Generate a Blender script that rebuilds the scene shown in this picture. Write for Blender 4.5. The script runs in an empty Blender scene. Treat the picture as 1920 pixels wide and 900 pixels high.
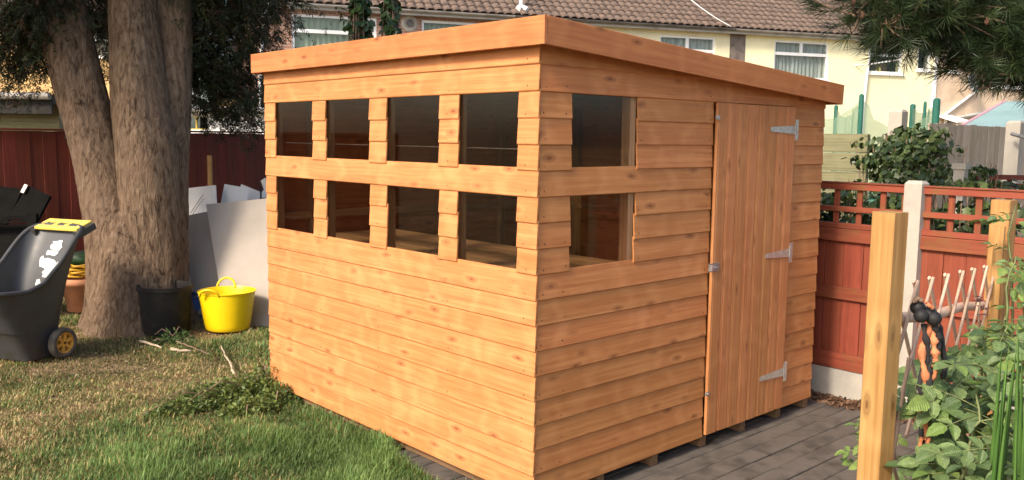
import bpy, math, random
import numpy as np
from mathutils import Vector, Matrix, noise

random.seed(7)
RNG = np.random.default_rng(7)
scene = bpy.context.scene
C = scene.collection

# ------------------------------------------------------------------ camera, sky, sun, exposure
CAM = Vector((-2.594, -2.677, 1.591))
FW = Vector((0.67118, 0.73219, -0.11583)).normalized()
RT = Vector((0.73800, -0.67470, 0.01144)).normalized()
UP = RT.cross(FW)
FPX = 1641.7
cam = bpy.data.cameras.new('camera')
cam.sensor_width = 36.0
cam.lens = FPX / 1920 * 36.0
cam.clip_start = 0.05
cam.clip_end = 500
cam_o = bpy.data.objects.new('camera', cam)
C.objects.link(cam_o)
cam_o.matrix_world = Matrix(((RT.x, UP.x, -FW.x, CAM.x), (RT.y, UP.y, -FW.y, CAM.y), (RT.z, UP.z, -FW.z, CAM.z), (0, 0, 0, 1)))
scene.camera = cam_o

SUN_EL = math.radians(38)
SUN_AZ = math.radians(5)
SUN_TRAVEL = Vector((math.cos(SUN_AZ), math.sin(SUN_AZ), 0))
sun_to = Vector((-SUN_TRAVEL.x * math.cos(SUN_EL), -SUN_TRAVEL.y * math.cos(SUN_EL), math.sin(SUN_EL)))
w = bpy.data.worlds.new('World')
scene.world = w
w.use_nodes = True
wn = w.node_tree.nodes
bg = wn['Background']
sky = wn.new('ShaderNodeTexSky')
sky.sky_type = 'NISHITA'
sky.sun_disc = False
sky.sun_elevation = SUN_EL
sky.sun_rotation = math.atan2(sun_to.x, sun_to.y)
sky.air_density = 1.0
sky.dust_density = 3.0
sky.ozone_density = 1.0
w.node_tree.links.new(sky.outputs[0], bg.inputs[0])
bg.inputs[1].default_value = 0.15
sun = bpy.data.lights.new('sun', 'SUN')
sun.energy = 2.8
sun.angle = math.radians(12.0)
sun.color = (1.0, 0.87, 0.72)
sun_o = bpy.data.objects.new('sun', sun)
sun_o.rotation_euler = (-sun_to).to_track_quat('-Z', 'Y').to_euler()
sun_o.location = (-6, -4, 8)
C.objects.link(sun_o)
scene.view_settings.view_transform = 'Standard'
scene.view_settings.look = 'None'
scene.view_settings.gamma = 1.0
scene.view_settings.use_curve_mapping = False
scene.view_settings.exposure = 1.02
scene.render.engine = 'CYCLES'
scene.cycles.max_bounces = 8
scene.cycles.transparent_max_bounces = 24

GZ = -0.06          # level of the ground


def at(px, py, t):
    """world point seen at photograph position (px, py), t metres deep"""
    return CAM + (FW + RT * ((px - 960) / FPX) - UP * ((py - 450) / FPX)) * t


def hit(px, py, axis, v):
    d = FW + RT * ((px - 960) / FPX) - UP * ((py - 450) / FPX)
    i = 'xyz'.index(axis)
    return CAM + d * ((v - CAM[i]) / d[i])


# ------------------------------------------------------------------ mesh helpers
class MB:
    def __init__(self):
        self.v = []
        self.f = []

    def add(self, verts, faces):
        n = len(self.v)
        self.v += [tuple(p) for p in verts]
        self.f += [tuple(i + n for i in f) for f in faces]
        return self

    def box(self, x0, x1, y0, y1, z0, z1):
        return self.add([(x0, y0, z0), (x1, y0, z0), (x1, y1, z0), (x0, y1, z0), (x0, y0, z1), (x1, y0, z1), (x1, y1, z1), (x0, y1, z1)],
                        [(0, 3, 2, 1), (4, 5, 6, 7), (0, 1, 5, 4), (1, 2, 6, 5), (2, 3, 7, 6), (3, 0, 4, 7)])

    def slab(self, q, th):
        """four corners (counter-clockwise from the front) pushed back by th along the normal"""
        q = [Vector(p) for p in q]
        n = (q[1] - q[0]).cross(q[3] - q[0]).normalized()
        b = [p - n * th for p in q]
        return self.add(q + b, [(0, 1, 2, 3), (7, 6, 5, 4), (0, 4, 5, 1), (1, 5, 6, 2), (2, 6, 7, 3), (3, 7, 4, 0)])

    def prism(self, poly, h0, h1):
        n = len(poly)
        v = [(x, y, h0) for x, y in poly] + [(x, y, h1) for x, y in poly]
        return self.add(v, [tuple(range(n - 1, -1, -1)), tuple(range(n, 2 * n))] + [(i, (i + 1) % n, n + (i + 1) % n, n + i) for i in range(n)])

    def tube(self, pts, rad, n=8, cap=True):
        pts = [Vector(p) for p in pts]
        if not isinstance(rad, (list, tuple)):
            rad = [rad] * len(pts)
        vs, fs = [], []
        t0 = (pts[1] - pts[0]).normalized()
        a = t0.orthogonal().normalized()
        for i, p in enumerate(pts):
            t = (pts[min(i + 1, len(pts) - 1)] - pts[max(i - 1, 0)]).normalized()
            a = (a - t * a.dot(t)).normalized()
            b = t.cross(a)
            for k in range(n):
                g = 2 * math.pi * k / n
                vs.append(p + (a * math.cos(g) + b * math.sin(g)) * rad[i])
        for i in range(len(pts) - 1):
            for k in range(n):
                k2 = (k + 1) % n
                fs.append((i * n + k, i * n + k2, (i + 1) * n + k2, (i + 1) * n + k))
        if cap:
            fs.append(tuple(range(n - 1, -1, -1)))
            fs.append(tuple((len(pts) - 1) * n + k for k in range(n)))
        return self.add(vs, fs)

    def lathe(self, prof, n=32, sx=1.0, sy=1.0, closed=False):
        vs, fs = [], []
        for r, z in prof:
            for k in range(n):
                g = 2 * math.pi * k / n
                vs.append((r * math.cos(g) * sx, r * math.sin(g) * sy, z))
        m = len(prof)
        for i in range(m if closed else m - 1):
            j = (i + 1) % m
            for k in range(n):
                k2 = (k + 1) % n
                fs.append((i * n + k, i * n + k2, j * n + k2, j * n + k))
        return self.add(vs, fs)

    def mesh(self, name, smooth=False):
        m = bpy.data.meshes.new(name)
        m.from_pydata(self.v, [], self.f)
        if smooth:
            m.polygons.foreach_set('use_smooth', [True] * len(m.polygons))
        m.update()
        return m

    def build(self, name, mat, parent=None, loc=(0, 0, 0), rot=None, smooth=False, world=False):
        return put(name, self.mesh(name, smooth), mat, parent, loc, rot, world)


WM = {}


def put(name, mesh, mat=None, parent=None, loc=(0, 0, 0), rot=None, world=False):
    """link a mesh; world=True means loc and rot are world ones although it has a parent"""
    if mat is not None and not mesh.materials:
        mesh.materials.append(mat)
    o = bpy.data.objects.new(name, mesh)
    C.objects.link(o)
    mw = rot.to_4x4() if rot is not None else Matrix.Identity(4)
    mw.translation = Vector(loc)
    if parent is not None:
        o.parent = parent
        pm = WM.get(parent.name, Matrix.Identity(4))
        if world:
            mw = pm.inverted() @ mw
        WM[o.name] = pm @ mw
    else:
        WM[o.name] = mw.copy()
    o.matrix_basis = mw
    return o


def frame(xdir, up=(0, 0, 1)):
    """rotation whose local X is xdir, local Z near up"""
    x = Vector(xdir).normalized()
    z = Vector(up)
    z = (z - x * z.dot(x)).normalized()
    y = z.cross(x)
    return Matrix((x, y, z)).transposed()


def tag(o, label, cat, group=None, kind=None):
    o['label'] = label
    if cat:
        o['category'] = cat
    if group:
        o['group'] = group
    if kind:
        o['kind'] = kind
    return o


def thing(name, label, cat, loc=(0, 0, 0), group=None, rz=0.0):
    o = bpy.data.objects.new(name, None)
    C.objects.link(o)
    o.location = loc
    o.rotation_euler = (0, 0, rz)
    o.empty_display_size = 0.1
    WM[o.name] = Matrix.Translation(Vector(loc)) @ Matrix.Rotation(rz, 4, 'Z')
    return tag(o, label, cat, group)


def np_mesh(name, V, F, col=None, smooth=False):
    """V (n,3) float, F (m,k) int"""
    m = bpy.data.meshes.new(name)
    k = F.shape[1]
    m.vertices.add(len(V))
    m.vertices.foreach_set('co', V.astype(np.float32).ravel())
    m.loops.add(F.size)
    m.loops.foreach_set('vertex_index', F.astype(np.int32).ravel())
    m.polygons.add(len(F))
    m.polygons.foreach_set('loop_start', np.arange(0, F.size, k, dtype=np.int32))
    m.polygons.foreach_set('loop_total', np.full(len(F), k, dtype=np.int32))
    if smooth:
        m.polygons.foreach_set('use_smooth', np.ones(len(F), dtype=bool))
    if col is not None:
        a = m.color_attributes.new('Col', 'FLOAT_COLOR', 'POINT')
        c4 = np.ones((len(V), 4), dtype=np.float32)
        c4[:, :3] = col
        a.data.foreach_set('color', c4.ravel())
    m.update(calc_edges=True)
    m.validate()
    return m


def scatter_mesh(name, tv, tf, T, R, S, col):
    """copies of a leaf template joined into one mesh. T (n,3), R (n,3,3) columns = axes, S (n,), col (n,3)"""
    tv = np.asarray(tv, float)
    tf = np.asarray(tf, int)
    n = len(T)
    V = np.einsum('nij,kj->nki', R, tv) * S[:, None, None] + T[:, None, :]
    F = tf[None] + (np.arange(n) * len(tv))[:, None, None]
    return np_mesh(name, V.reshape(-1, 3), F.reshape(-1, tf.shape[1]), np.repeat(col, len(tv), axis=0))


def frames_np(d, up=None):
    """rotation matrices with local X along d (n,3), random roll or local Z near up"""
    d = d / np.linalg.norm(d, axis=1, keepdims=True)
    if up is None:
        up = RNG.normal(size=d.shape)
    z = up - d * (up * d).sum(1, keepdims=True)
    z /= np.linalg.norm(z, axis=1, keepdims=True) + 1e-9
    y = np.cross(z, d)
    return np.stack([d, y, z], axis=2)


# ------------------------------------------------------------------ material helpers
def new_mat(name):
    m = bpy.data.materials.new(name)
    m.use_nodes = True
    nt = m.node_tree
    return m, nt, nt.nodes['Principled BSDF']


def nd(nt, t, ins=None, **kw):
    n = nt.nodes.new(t)
    for k, v in kw.items():
        setattr(n, k, v)
    for k, v in (ins or {}).items():
        if isinstance(v, bpy.types.NodeSocket):
            nt.links.new(v, n.inputs[k])
        else:
            n.inputs[k].default_value = v
    return n


def ramp(nt, fac, stops):
    r = nt.nodes.new('ShaderNodeValToRGB')
    e = r.color_ramp.elements
    while len(e) < len(stops):
        e.new(0.5)
    for i, (p, c) in enumerate(stops):
        e[i].position = p
        e[i].color = (*c, 1) if len(c) == 3 else c
    nt.links.new(fac, r.inputs[0])
    return r.outputs[0]


def mixc(nt, fac, a, b, mode='MIX'):
    n = nt.nodes.new('ShaderNodeMix')
    n.data_type = 'RGBA'
    n.blend_type = mode
    for s, v in ((n.inputs[0], fac), (n.inputs[6], a), (n.inputs[7], b)):
        if isinstance(v, bpy.types.NodeSocket):
            nt.links.new(v, s)
        else:
            s.default_value = v if not isinstance(v, tuple) or len(v) == 4 else (*v, 1)
    return n.outputs[2]


def math_n(nt, op, a, b=0.0, clamp=False):
    n = nt.nodes.new('ShaderNodeMath')
    n.operation = op
    n.use_clamp = clamp
    for i, v in enumerate((a, b)):
        if isinstance(v, bpy.types.NodeSocket):
            nt.links.new(v, n.inputs[i])
        else:
            n.inputs[i].default_value = v
    return n.outputs[0]


def coords(nt, scale=(1, 1, 1), rand=True, space='Object'):
    tc = nt.nodes.new('ShaderNodeTexCoord')
    v = tc.outputs[space]
    if rand:
        oi = nt.nodes.new('ShaderNodeObjectInfo')
        s = nd(nt, 'ShaderNodeVectorMath', {0: oi.outputs['Random'], 1: (37.0, 19.0, 53.0)}, operation='MULTIPLY')
        v = nd(nt, 'ShaderNodeVectorMath', {0: v, 1: s.outputs[0]}, operation='ADD').outputs[0]
    mp = nd(nt, 'ShaderNodeMapping', {'Vector': v, 'Scale': scale})
    return mp.outputs[0]


def noise_n(nt, vec, scale=1.0, detail=4.0, rough=0.55, dist=0.0):
    return nd(nt, 'ShaderNodeTexNoise', {'Vector': vec, 'Scale': scale, 'Detail': detail, 'Roughness': rough, 'Distortion': dist}).outputs[0]


def bump(nt, p, h, strength=0.3, dist=0.01):
    b = nd(nt, 'ShaderNodeBump', {'Height': h, 'Strength': strength, 'Distance': dist})
    nt.links.new(b.outputs[0], p.inputs['Normal'])


def wood(name, dark, mid, light, rough=0.62, knots=1.0, vary=0.16, whorl=0.5, grime=0.0, grime_c=(0.05, 0.045, 0.02)):
    """grain runs along the object's own X axis"""
    m, nt, p = new_mat(name)
    base = coords(nt)
    oi = nt.nodes.new('ShaderNodeObjectInfo')
    warp = noise_n(nt, nd(nt, 'ShaderNodeMapping', {'Vector': base, 'Scale': (3, 6, 6)}).outputs[0], 1.0, 2.0)
    wv = nd(nt, 'ShaderNodeVectorMath', {0: warp, 1: (0.0, 0.02, 0.02)}, operation='MULTIPLY').outputs[0]
    b2 = nd(nt, 'ShaderNodeVectorMath', {0: base, 1: wv}, operation='ADD').outputs[0]
    g1 = noise_n(nt, nd(nt, 'ShaderNodeMapping', {'Vector': b2, 'Scale': (1.6, 60, 60)}).outputs[0], 1.0, 5.0, 0.6)
    g2 = noise_n(nt, nd(nt, 'ShaderNodeMapping', {'Vector': b2, 'Scale': (6, 240, 240)}).outputs[0], 1.0, 3.0, 0.6)
    col = ramp(nt, g1, [(0.30, dark), (0.5, mid), (0.72, light)])
    col = mixc(nt, math_n(nt, 'MULTIPLY', g2, 0.35), col, tuple(c * 0.62 for c in mid), 'MIX')
    # paler and darker blotches across the board where the branches grew
    bl = noise_n(nt, nd(nt, 'ShaderNodeMapping', {'Vector': b2, 'Scale': (4.6, 3, 5)}).outputs[0], 1.0, 3.0, 0.5, 0.6)
    col = mixc(nt, math_n(nt, 'MULTIPLY', ramp(nt, bl, [(0.50, (0, 0, 0)), (0.66, (1, 1, 1))]), whorl), col, light)
    bl2 = noise_n(nt, nd(nt, 'ShaderNodeMapping', {'Vector': b2, 'Scale': (2.2, 9, 9), 'Location': (5, 2, 9)}).outputs[0], 1.0, 3.0, 0.5)
    col = mixc(nt, math_n(nt, 'MULTIPLY', ramp(nt, bl2, [(0.52, (0, 0, 0)), (0.7, (1, 1, 1))]), 0.28), col, dark)
    if knots:
        sp = nd(nt, 'ShaderNodeSeparateXYZ', {0: b2})
        kv = nd(nt, 'ShaderNodeCombineXYZ', {0: math_n(nt, 'MULTIPLY', sp.outputs[0], 4.2), 1: math_n(nt, 'MULTIPLY', math_n(nt, 'ADD', sp.outputs[1], sp.outputs[2]), 12.0)})
        vo = nd(nt, 'ShaderNodeTexVoronoi', {'Vector': kv.outputs[0], 'Scale': 1.0, 'Randomness': 1.0}, voronoi_dimensions='2D')
        d = math_n(nt, 'ADD', vo.outputs['Distance'], math_n(nt, 'MULTIPLY', math_n(nt, 'SUBTRACT', g1, 0.5), 0.10))
        pick = nd(nt, 'ShaderNodeSeparateColor', {0: vo.outputs['Color']}).outputs[0]
        sel = math_n(nt, 'MULTIPLY', math_n(nt, 'SUBTRACT', pick, 0.55, True), 2.6, True)
        # a pale flare round each knot, a dark curl in it, and a faint band across the board
        flare = math_n(nt, 'MULTIPLY', ramp(nt, d, [(0.10, (1, 1, 1)), (0.40, (0, 0, 0))]), sel)
        ring = math_n(nt, 'MULTIPLY', ramp(nt, d, [(0.06, (0.3, 0.3, 0.3)), (0.12, (1, 1, 1)), (0.22, (0, 0, 0))]), sel)
        core = math_n(nt, 'MULTIPLY', ramp(nt, d, [(0.05, (1, 1, 1)), (0.10, (0, 0, 0))]), sel)
        xb = nd(nt, 'ShaderNodeTexVoronoi', {'W': math_n(nt, 'ADD', math_n(nt, 'MULTIPLY', sp.outputs[0], 2.6), math_n(nt, 'MULTIPLY', math_n(nt, 'SUBTRACT', warp, 0.5), 0.9)), 'Scale': 1.0}, voronoi_dimensions='1D').outputs['Distance']
        col = mixc(nt, math_n(nt, 'MULTIPLY', ramp(nt, xb, [(0.0, (1, 1, 1)), (0.10, (0.2, 0.2, 0.2)), (0.16, (0, 0, 0))]), 0.32 * knots), col, light)
        col = mixc(nt, math_n(nt, 'MULTIPLY', ramp(nt, xb, [(0.10, (0, 0, 0)), (0.16, (1, 1, 1)), (0.34, (0, 0, 0))]), 0.22 * knots), col, dark)
        col = mixc(nt, math_n(nt, 'MULTIPLY', flare, 0.40 * knots), col, tuple(min(1, c * 1.08) for c in light))
        col = mixc(nt, math_n(nt, 'MULTIPLY', ring, 0.75 * knots), col, tuple(c * 0.62 for c in dark))
        col = mixc(nt, math_n(nt, 'MULTIPLY', core, 0.9 * knots), col, (dark[0] * 0.42, dark[1] * 0.32, dark[2] * 0.3))
    # board to board difference
    hsv = nd(nt, 'ShaderNodeHueSaturation', {'Hue': 0.5, 'Saturation': 1.0, 'Color': col})
    nt.links.new(math_n(nt, 'ADD', math_n(nt, 'MULTIPLY', oi.outputs['Random'], vary * 2), 1 - vary), hsv.inputs['Value'])
    nt.links.new(math_n(nt, 'ADD', math_n(nt, 'MULTIPLY', oi.outputs['Random'], -0.007), 0.5035), hsv.inputs['Hue'])
    col = hsv.outputs[0]
    if grime:
        gn = noise_n(nt, coords(nt, (1, 1, 1)), 7.0, 5.0, 0.65)
        col = mixc(nt, math_n(nt, 'MULTIPLY', ramp(nt, gn, [(0.5, (0, 0, 0)), (0.68, (1, 1, 1))]), grime), col, grime_c)
    nt.links.new(col, p.inputs['Base Color'])
    nt.links.new(math_n(nt, 'ADD', math_n(nt, 'MULTIPLY', g1, 0.25), rough - 0.12), p.inputs['Roughness'])
    p.inputs['Specular IOR Level'].default_value = 0.35
    bump(nt, p, math_n(nt, 'ADD', g1, math_n(nt, 'MULTIPLY', g2, 0.5)), 0.35, 0.002)
    return m


def plain(name, col, rough=0.6, var=0.12, scale=6.0, metal=0.0, bmp=0.1, spec=0.5, col2=None, stretch=(1, 1, 1), detail=6.0, bd=0.004):
    m, nt, p = new_mat(name)
    v = coords(nt, stretch)
    n = noise_n(nt, v, scale, detail, 0.62)
    c2 = col2 or tuple(max(0.0, c * (1 - 2.2 * var)) for c in col)
    c3 = tuple(min(1.0, c * (1 + var)) for c in col)
    nt.links.new(ramp(nt, n, [(0.33, c2), (0.52, col), (0.72, c3)]), p.inputs['Base Color'])
    p.inputs['Metallic'].default_value = metal
    p.inputs['Specular IOR Level'].default_value = spec
    nt.links.new(math_n(nt, 'ADD', math_n(nt, 'MULTIPLY', n, 0.3), rough - 0.15, True), p.inputs['Roughness'])
    if bmp:
        bump(nt, p, noise_n(nt, v, scale * 6, 5.0, 0.6), bmp, bd)
    return m


def leaf_mat(name, rough=0.5, trans=0.3, mul=1.0, spec=0.4):
    """colour from each leaf's own attribute"""
    m, nt, p = new_mat(name)
    a = nd(nt, 'ShaderNodeAttribute', attribute_name='Col')
    n = noise_n(nt, coords(nt, (1, 1, 1), False), 9.0, 3.0)
    c = mixc(nt, 1.0, a.outputs['Color'], ramp(nt, n, [(0.3, (0.72 * mul,) * 3), (0.7, (1.15 * mul,) * 3)]), 'MULTIPLY')
    nt.links.new(c, p.inputs['Base Color'])
    p.inputs['Roughness'].default_value = rough
    p.inputs['Specular IOR Level'].default_value = spec
    tr = nd(nt, 'ShaderNodeBsdfTranslucent', {'Color': c})
    mx = nd(nt, 'ShaderNodeMixShader', {0: trans, 1: p.outputs[0], 2: tr.outputs[0]})
    nt.links.new(mx.outputs[0], nt.nodes['Material Output'].inputs[0])
    return m


def leaf_obj_mat(name, c1, c2, rough=0.45, trans=0.25):
    """colour differs from leaf object to leaf object, with a paler midrib"""
    m, nt, p = new_mat(name)
    oi = nt.nodes.new('ShaderNodeObjectInfo')
    c = ramp(nt, oi.outputs['Random'], [(0.0, c1), (0.55, tuple((a + b) / 2 for a, b in zip(c1, c2))), (1.0, c2)])
    tc = nd(nt, 'ShaderNodeTexCoord')
    sep = nd(nt, 'ShaderNodeSeparateXYZ', {0: tc.outputs['Object']})
    ab = math_n(nt, 'ABSOLUTE', sep.outputs[1])
    mid = ramp(nt, ab, [(0.008, (1, 1, 1)), (0.03, (0, 0, 0))])
    c = mixc(nt, math_n(nt, 'MULTIPLY', mid, 0.45), c, (0.2, 0.26, 0.08))
    n = noise_n(nt, coords(nt), 6.0, 4.0)
    c = mixc(nt, 1.0, c, ramp(nt, n, [(0.3, (0.7, 0.7, 0.7)), (0.7, (1.15, 1.15, 1.1))]), 'MULTIPLY')
    # side veins as fine relief
    vein = math_n(nt, 'SINE', math_n(nt, 'MULTIPLY', math_n(nt, 'SUBTRACT', sep.outputs[0], math_n(nt, 'MULTIPLY', ab, 0.9)), 62.0))
    bump(nt, p, vein, 0.35, 0.02)
    nt.links.new(c, p.inputs['Base Color'])
    p.inputs['Roughness'].default_value = rough
    tr = nd(nt, 'ShaderNodeBsdfTranslucent', {'Color': c})
    mx = nd(nt, 'ShaderNodeMixShader', {0: trans, 1: p.outputs[0], 2: tr.outputs[0]})
    nt.links.new(mx.outputs[0], nt.nodes['Material Output'].inputs[0])
    return m


def glass(name, tint=(0.9, 0.92, 0.9), refl=0.10, rough=0.02):
    m, nt, p = new_mat(name)
    nt.nodes.remove(p)
    t = nd(nt, 'ShaderNodeBsdfTransparent', {'Color': (*tint, 1)})
    g = nd(nt, 'ShaderNodeBsdfGlossy', {'Color': (1, 1, 1, 1), 'Roughness': rough})
    lw = nd(nt, 'ShaderNodeLayerWeight', {'Blend': 0.5})
    fr = math_n(nt, 'ADD', math_n(nt, 'MULTIPLY', math_n(nt, 'POWER', lw.outputs['Facing'], 5.0), 0.55), 0.018)
    dirt = noise_n(nt, coords(nt), 5.0, 5.0)
    f = math_n(nt, 'ADD', fr, math_n(nt, 'MULTIPLY', dirt, refl * 0.12), True)
    mx = nd(nt, 'ShaderNodeMixShader', {0: f, 1: t.outputs[0], 2: g.outputs[0]})
    nt.links.new(mx.outputs[0], nt.nodes['Material Output'].inputs[0])
    return m


M = {}
M['clad'] = wood('stained_cladding', (0.38, 0.136, 0.042), (0.49, 0.192, 0.060), (0.60, 0.272, 0.102), 0.62, 0.9, 0.11, 0.30)
M['fascia'] = wood('stained_fascia', (0.36, 0.115, 0.036), (0.45, 0.158, 0.050), (0.54, 0.215, 0.078), 0.58, 0.9, 0.05, 0.25)
M['door'] = wood('stained_door_board', (0.36, 0.132, 0.042), (0.46, 0.184, 0.062), (0.56, 0.25, 0.095), 0.58, 0.8, 0.07, 0.3)
M['stud'] = wood('bare_stud', (0.26, 0.14, 0.06), (0.38, 0.22, 0.11), (0.48, 0.30, 0.16), 0.7, 0.6, 0.1, 0.3)
M['bearer'] = wood('shaded_bearer', (0.10, 0.055, 0.025), (0.17, 0.095, 0.045), (0.24, 0.14, 0.07), 0.75, 0.4, 0.1, 0.2)  # darker wood, the shade under the shed put into its colour
M['floor'] = wood('shed_floor', (0.30, 0.16, 0.07), (0.42, 0.25, 0.12), (0.52, 0.34, 0.18), 0.7, 0.6, 0.1, 0.3)
M['post'] = wood('treated_post', (0.27, 0.135, 0.038), (0.37, 0.195, 0.062), (0.46, 0.27, 0.10), 0.65, 1.0, 0.05, 0.25)
M['stick'] = wood('pale_lath', (0.38, 0.235, 0.155), (0.50, 0.335, 0.235), (0.60, 0.43, 0.32), 0.7, 0.0, 0.15, 0.3)
M['red'] = wood('red_stained_board', (0.165, 0.035, 0.017), (0.225, 0.049, 0.023), (0.285, 0.068, 0.034), 0.6, 0.25, 0.10, 0.2, 0.10)
M['redrail'] = wood('red_stained_rail', (0.165, 0.036, 0.018), (0.235, 0.052, 0.025), (0.30, 0.078, 0.036), 0.6, 0.15, 0.08, 0.2, 0.5, (0.15, 0.10, 0.025))
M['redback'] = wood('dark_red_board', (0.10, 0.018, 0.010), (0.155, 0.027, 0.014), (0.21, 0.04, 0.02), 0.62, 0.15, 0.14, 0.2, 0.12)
M['oldfence'] = wood('weathered_grey_board', (0.27, 0.21, 0.15), (0.39, 0.31, 0.23), (0.50, 0.42, 0.33), 0.8, 0.3, 0.12, 0.4)
M['olive'] = wood('algae_green_board', (0.13, 0.12, 0.06), (0.20, 0.19, 0.10), (0.28, 0.26, 0.15), 0.8, 0.3, 0.10, 0.4, 0.1)
M['plank'] = plain('dark_paver', (0.098, 0.083, 0.069), 0.9, 0.24, 6.0, 0, 0.6, 0.25, col2=(0.050, 0.042, 0.035), detail=9.0, bd=0.006)
M['felt'] = plain('roofing_felt', (0.05, 0.055, 0.05), 0.9, 0.2, 40)
M['steel'] = plain('galvanised_steel', (0.55, 0.55, 0.54), 0.42, 0.12, 30, 0.85, 0.05)
M['dullsteel'] = plain('dull_steel', (0.36, 0.33, 0.30), 0.5, 0.2, 30, 0.7, 0.05)
M['concrete'] = plain('concrete', (0.50, 0.47, 0.42), 0.9, 0.16, 5, 0, 0.35, 0.3)
M['concrete_w'] = plain('pale_concrete', (0.39, 0.355, 0.30), 0.9, 0.12, 3, 0, 0.35, 0.3, col2=(0.30, 0.28, 0.25))
M['blackplastic'] = plain('black_plastic', (0.011, 0.0095, 0.009), 0.7, 0.2, 9, 0, 0.12, 0.3, col2=(0.024, 0.019, 0.015))
M['matteblack'] = plain('matt_black', (0.007, 0.0065, 0.006), 0.95, 0.2, 9, 0, 0.1, 0.08)
M['cartplastic'] = plain('charcoal_plastic', (0.040, 0.041, 0.043), 0.50, 0.15, 7, 0, 0.1, 0.5, col2=(0.034, 0.031, 0.026))
M['tyre'] = plain('dusty_tyre', (0.10, 0.085, 0.068), 0.85, 0.25, 12, 0, 0.3, 0.3)
M['yellowhub'] = plain('dirty_yellow_plastic', (0.60, 0.30, 0.045), 0.55, 0.2, 14, 0, 0.1)
M['yellowgrip'] = plain('yellow_plastic_grip', (0.80, 0.58, 0.10), 0.45, 0.06, 8)
M['yellow'] = plain('yellow_rubber', (0.86, 0.60, 0.004), 0.42, 0.03, 5, 0, 0.04, 0.5)
M['terracotta'] = plain('terracotta', (0.52, 0.22, 0.11), 0.8, 0.12, 7, 0, 0.2)
M['hose'] = plain('yellow_hose', (0.66, 0.36, 0.02), 0.5, 0.15, 9)
M['blue'] = plain('blue_plastic', (0.04, 0.09, 0.26), 0.45, 0.15, 7)
M['bag'] = plain('green_sack', (0.04, 0.11, 0.03), 0.5, 0.3, 6, 0, 0.4, 0.5, col2=(0.02, 0.02, 0.02))
M['greyboard'] = plain('grey_sheet', (0.38, 0.33, 0.278), 0.72, 0.07, 1.6, 0, 0.05, 0.3)
M['brownsheet'] = plain('brown_grey_sheet', (0.28, 0.235, 0.19), 0.72, 0.08, 1.6, 0, 0.05, 0.3)
M['whiteboard'] = plain('white_melamine', (0.72, 0.69, 0.65), 0.5, 0.06, 2.0)
M['whitepaint'] = plain('white_paint_spill', (0.62, 0.62, 0.58), 0.5, 0.05, 30)
M['upvc'] = plain('white_upvc', (0.80, 0.80, 0.78), 0.4, 0.04, 3, 0, 0)
M['gutter'] = plain('weathered_gutter', (0.30, 0.28, 0.25), 0.6, 0.25, 4)
M['gutter_d'] = plain('grimy_gutter', (0.10, 0.09, 0.085), 0.6, 0.3, 5, col2=(0.035, 0.03, 0.03))
M['soffit'] = plain('soffit_board', (0.42, 0.40, 0.36), 0.7, 0.15, 2)
M['yellowrender'] = plain('pale_yellow_render', (0.85, 0.79, 0.50), 0.85, 0.05, 1.2, 0, 0.15)
M['creamrender'] = plain('cream_render', (0.74, 0.68, 0.45), 0.85, 0.06, 1.2, 0, 0.15)
M['beigerender'] = plain('beige_pebbledash', (0.56, 0.43, 0.31), 0.9, 0.10, 2.0, 0, 0.5)
M['brownrender'] = plain('brown_render', (0.17, 0.135, 0.115), 0.9, 0.25, 4.0, 0, 0.4)
M['orangerender'] = plain('ochre_render', (0.62, 0.40, 0.17), 0.9, 0.08, 3.0, 0, 0.4)
M['whiterender'] = plain('white_render', (0.78, 0.77, 0.75), 0.8, 0.05, 2.0)
M['curtain'] = plain('net_curtain', (0.62, 0.61, 0.58), 0.9, 0.18, 2.2, 0, 0, 0.2, stretch=(6, 6, 0.2))
M['greenblind'] = plain('pale_green_blind', (0.50, 0.54, 0.40), 0.8, 0.05, 1.5, 0, 0)
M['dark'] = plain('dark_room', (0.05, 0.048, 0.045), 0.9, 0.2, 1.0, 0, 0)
M['tile'] = plain('concrete_roof_tile', (0.145, 0.100, 0.075), 0.85, 0.22, 5, 0, 0.3)
M['solar'] = plain('solar_cell', (0.03, 0.05, 0.13), 0.15, 0.1, 2, 0, 0)
M['tramp'] = plain('green_foam_sleeve', (0.010, 0.105, 0.072), 0.6, 0.15, 6)
M['dish'] = plain('grey_dish', (0.42, 0.42, 0.42), 0.5, 0.08, 4)
M['canvas'] = plain('teal_canvas', (0.22, 0.33, 0.31), 0.8, 0.06, 3)
M['pink'] = plain('pink_trim', (0.60, 0.30, 0.33), 0.7, 0.05, 3)
M['rope_o'] = plain('orange_cloth', (0.56, 0.20, 0.085), 0.9, 0.18, 22, 0, 0.6)
M['rope_k'] = plain('black_cloth', (0.018, 0.017, 0.018), 0.85, 0.2, 22, 0, 0.6)
M['rubber'] = plain('black_rubber', (0.016, 0.015, 0.016), 0.62, 0.2, 12, 0, 0.2, 0.3)
M['twig'] = plain('dry_twig', (0.20, 0.13, 0.085), 0.85, 0.25, 12, 0, 0.3)
M['cone'] = plain('pine_cone', (0.10, 0.05, 0.028), 0.85, 0.3, 60, 0, 1.0, 0.2, bd=0.006)
M['nail'] = plain('rusty_nail', (0.10, 0.045, 0.022), 0.6, 0.2, 60, 0.3, 0)
M['palestick'] = plain('peeled_stick', (0.42, 0.33, 0.22), 0.8, 0.2, 12, 0, 0.3)
M['greenstem'] = plain('green_stem', (0.12, 0.14, 0.045), 0.6, 0.2, 12)
M['glass'] = glass('window_glass', (0.78, 0.75, 0.71), 0.16)
M['houseglass'] = glass('house_glass', (0.8, 0.83, 0.82), 0.2)

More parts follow.
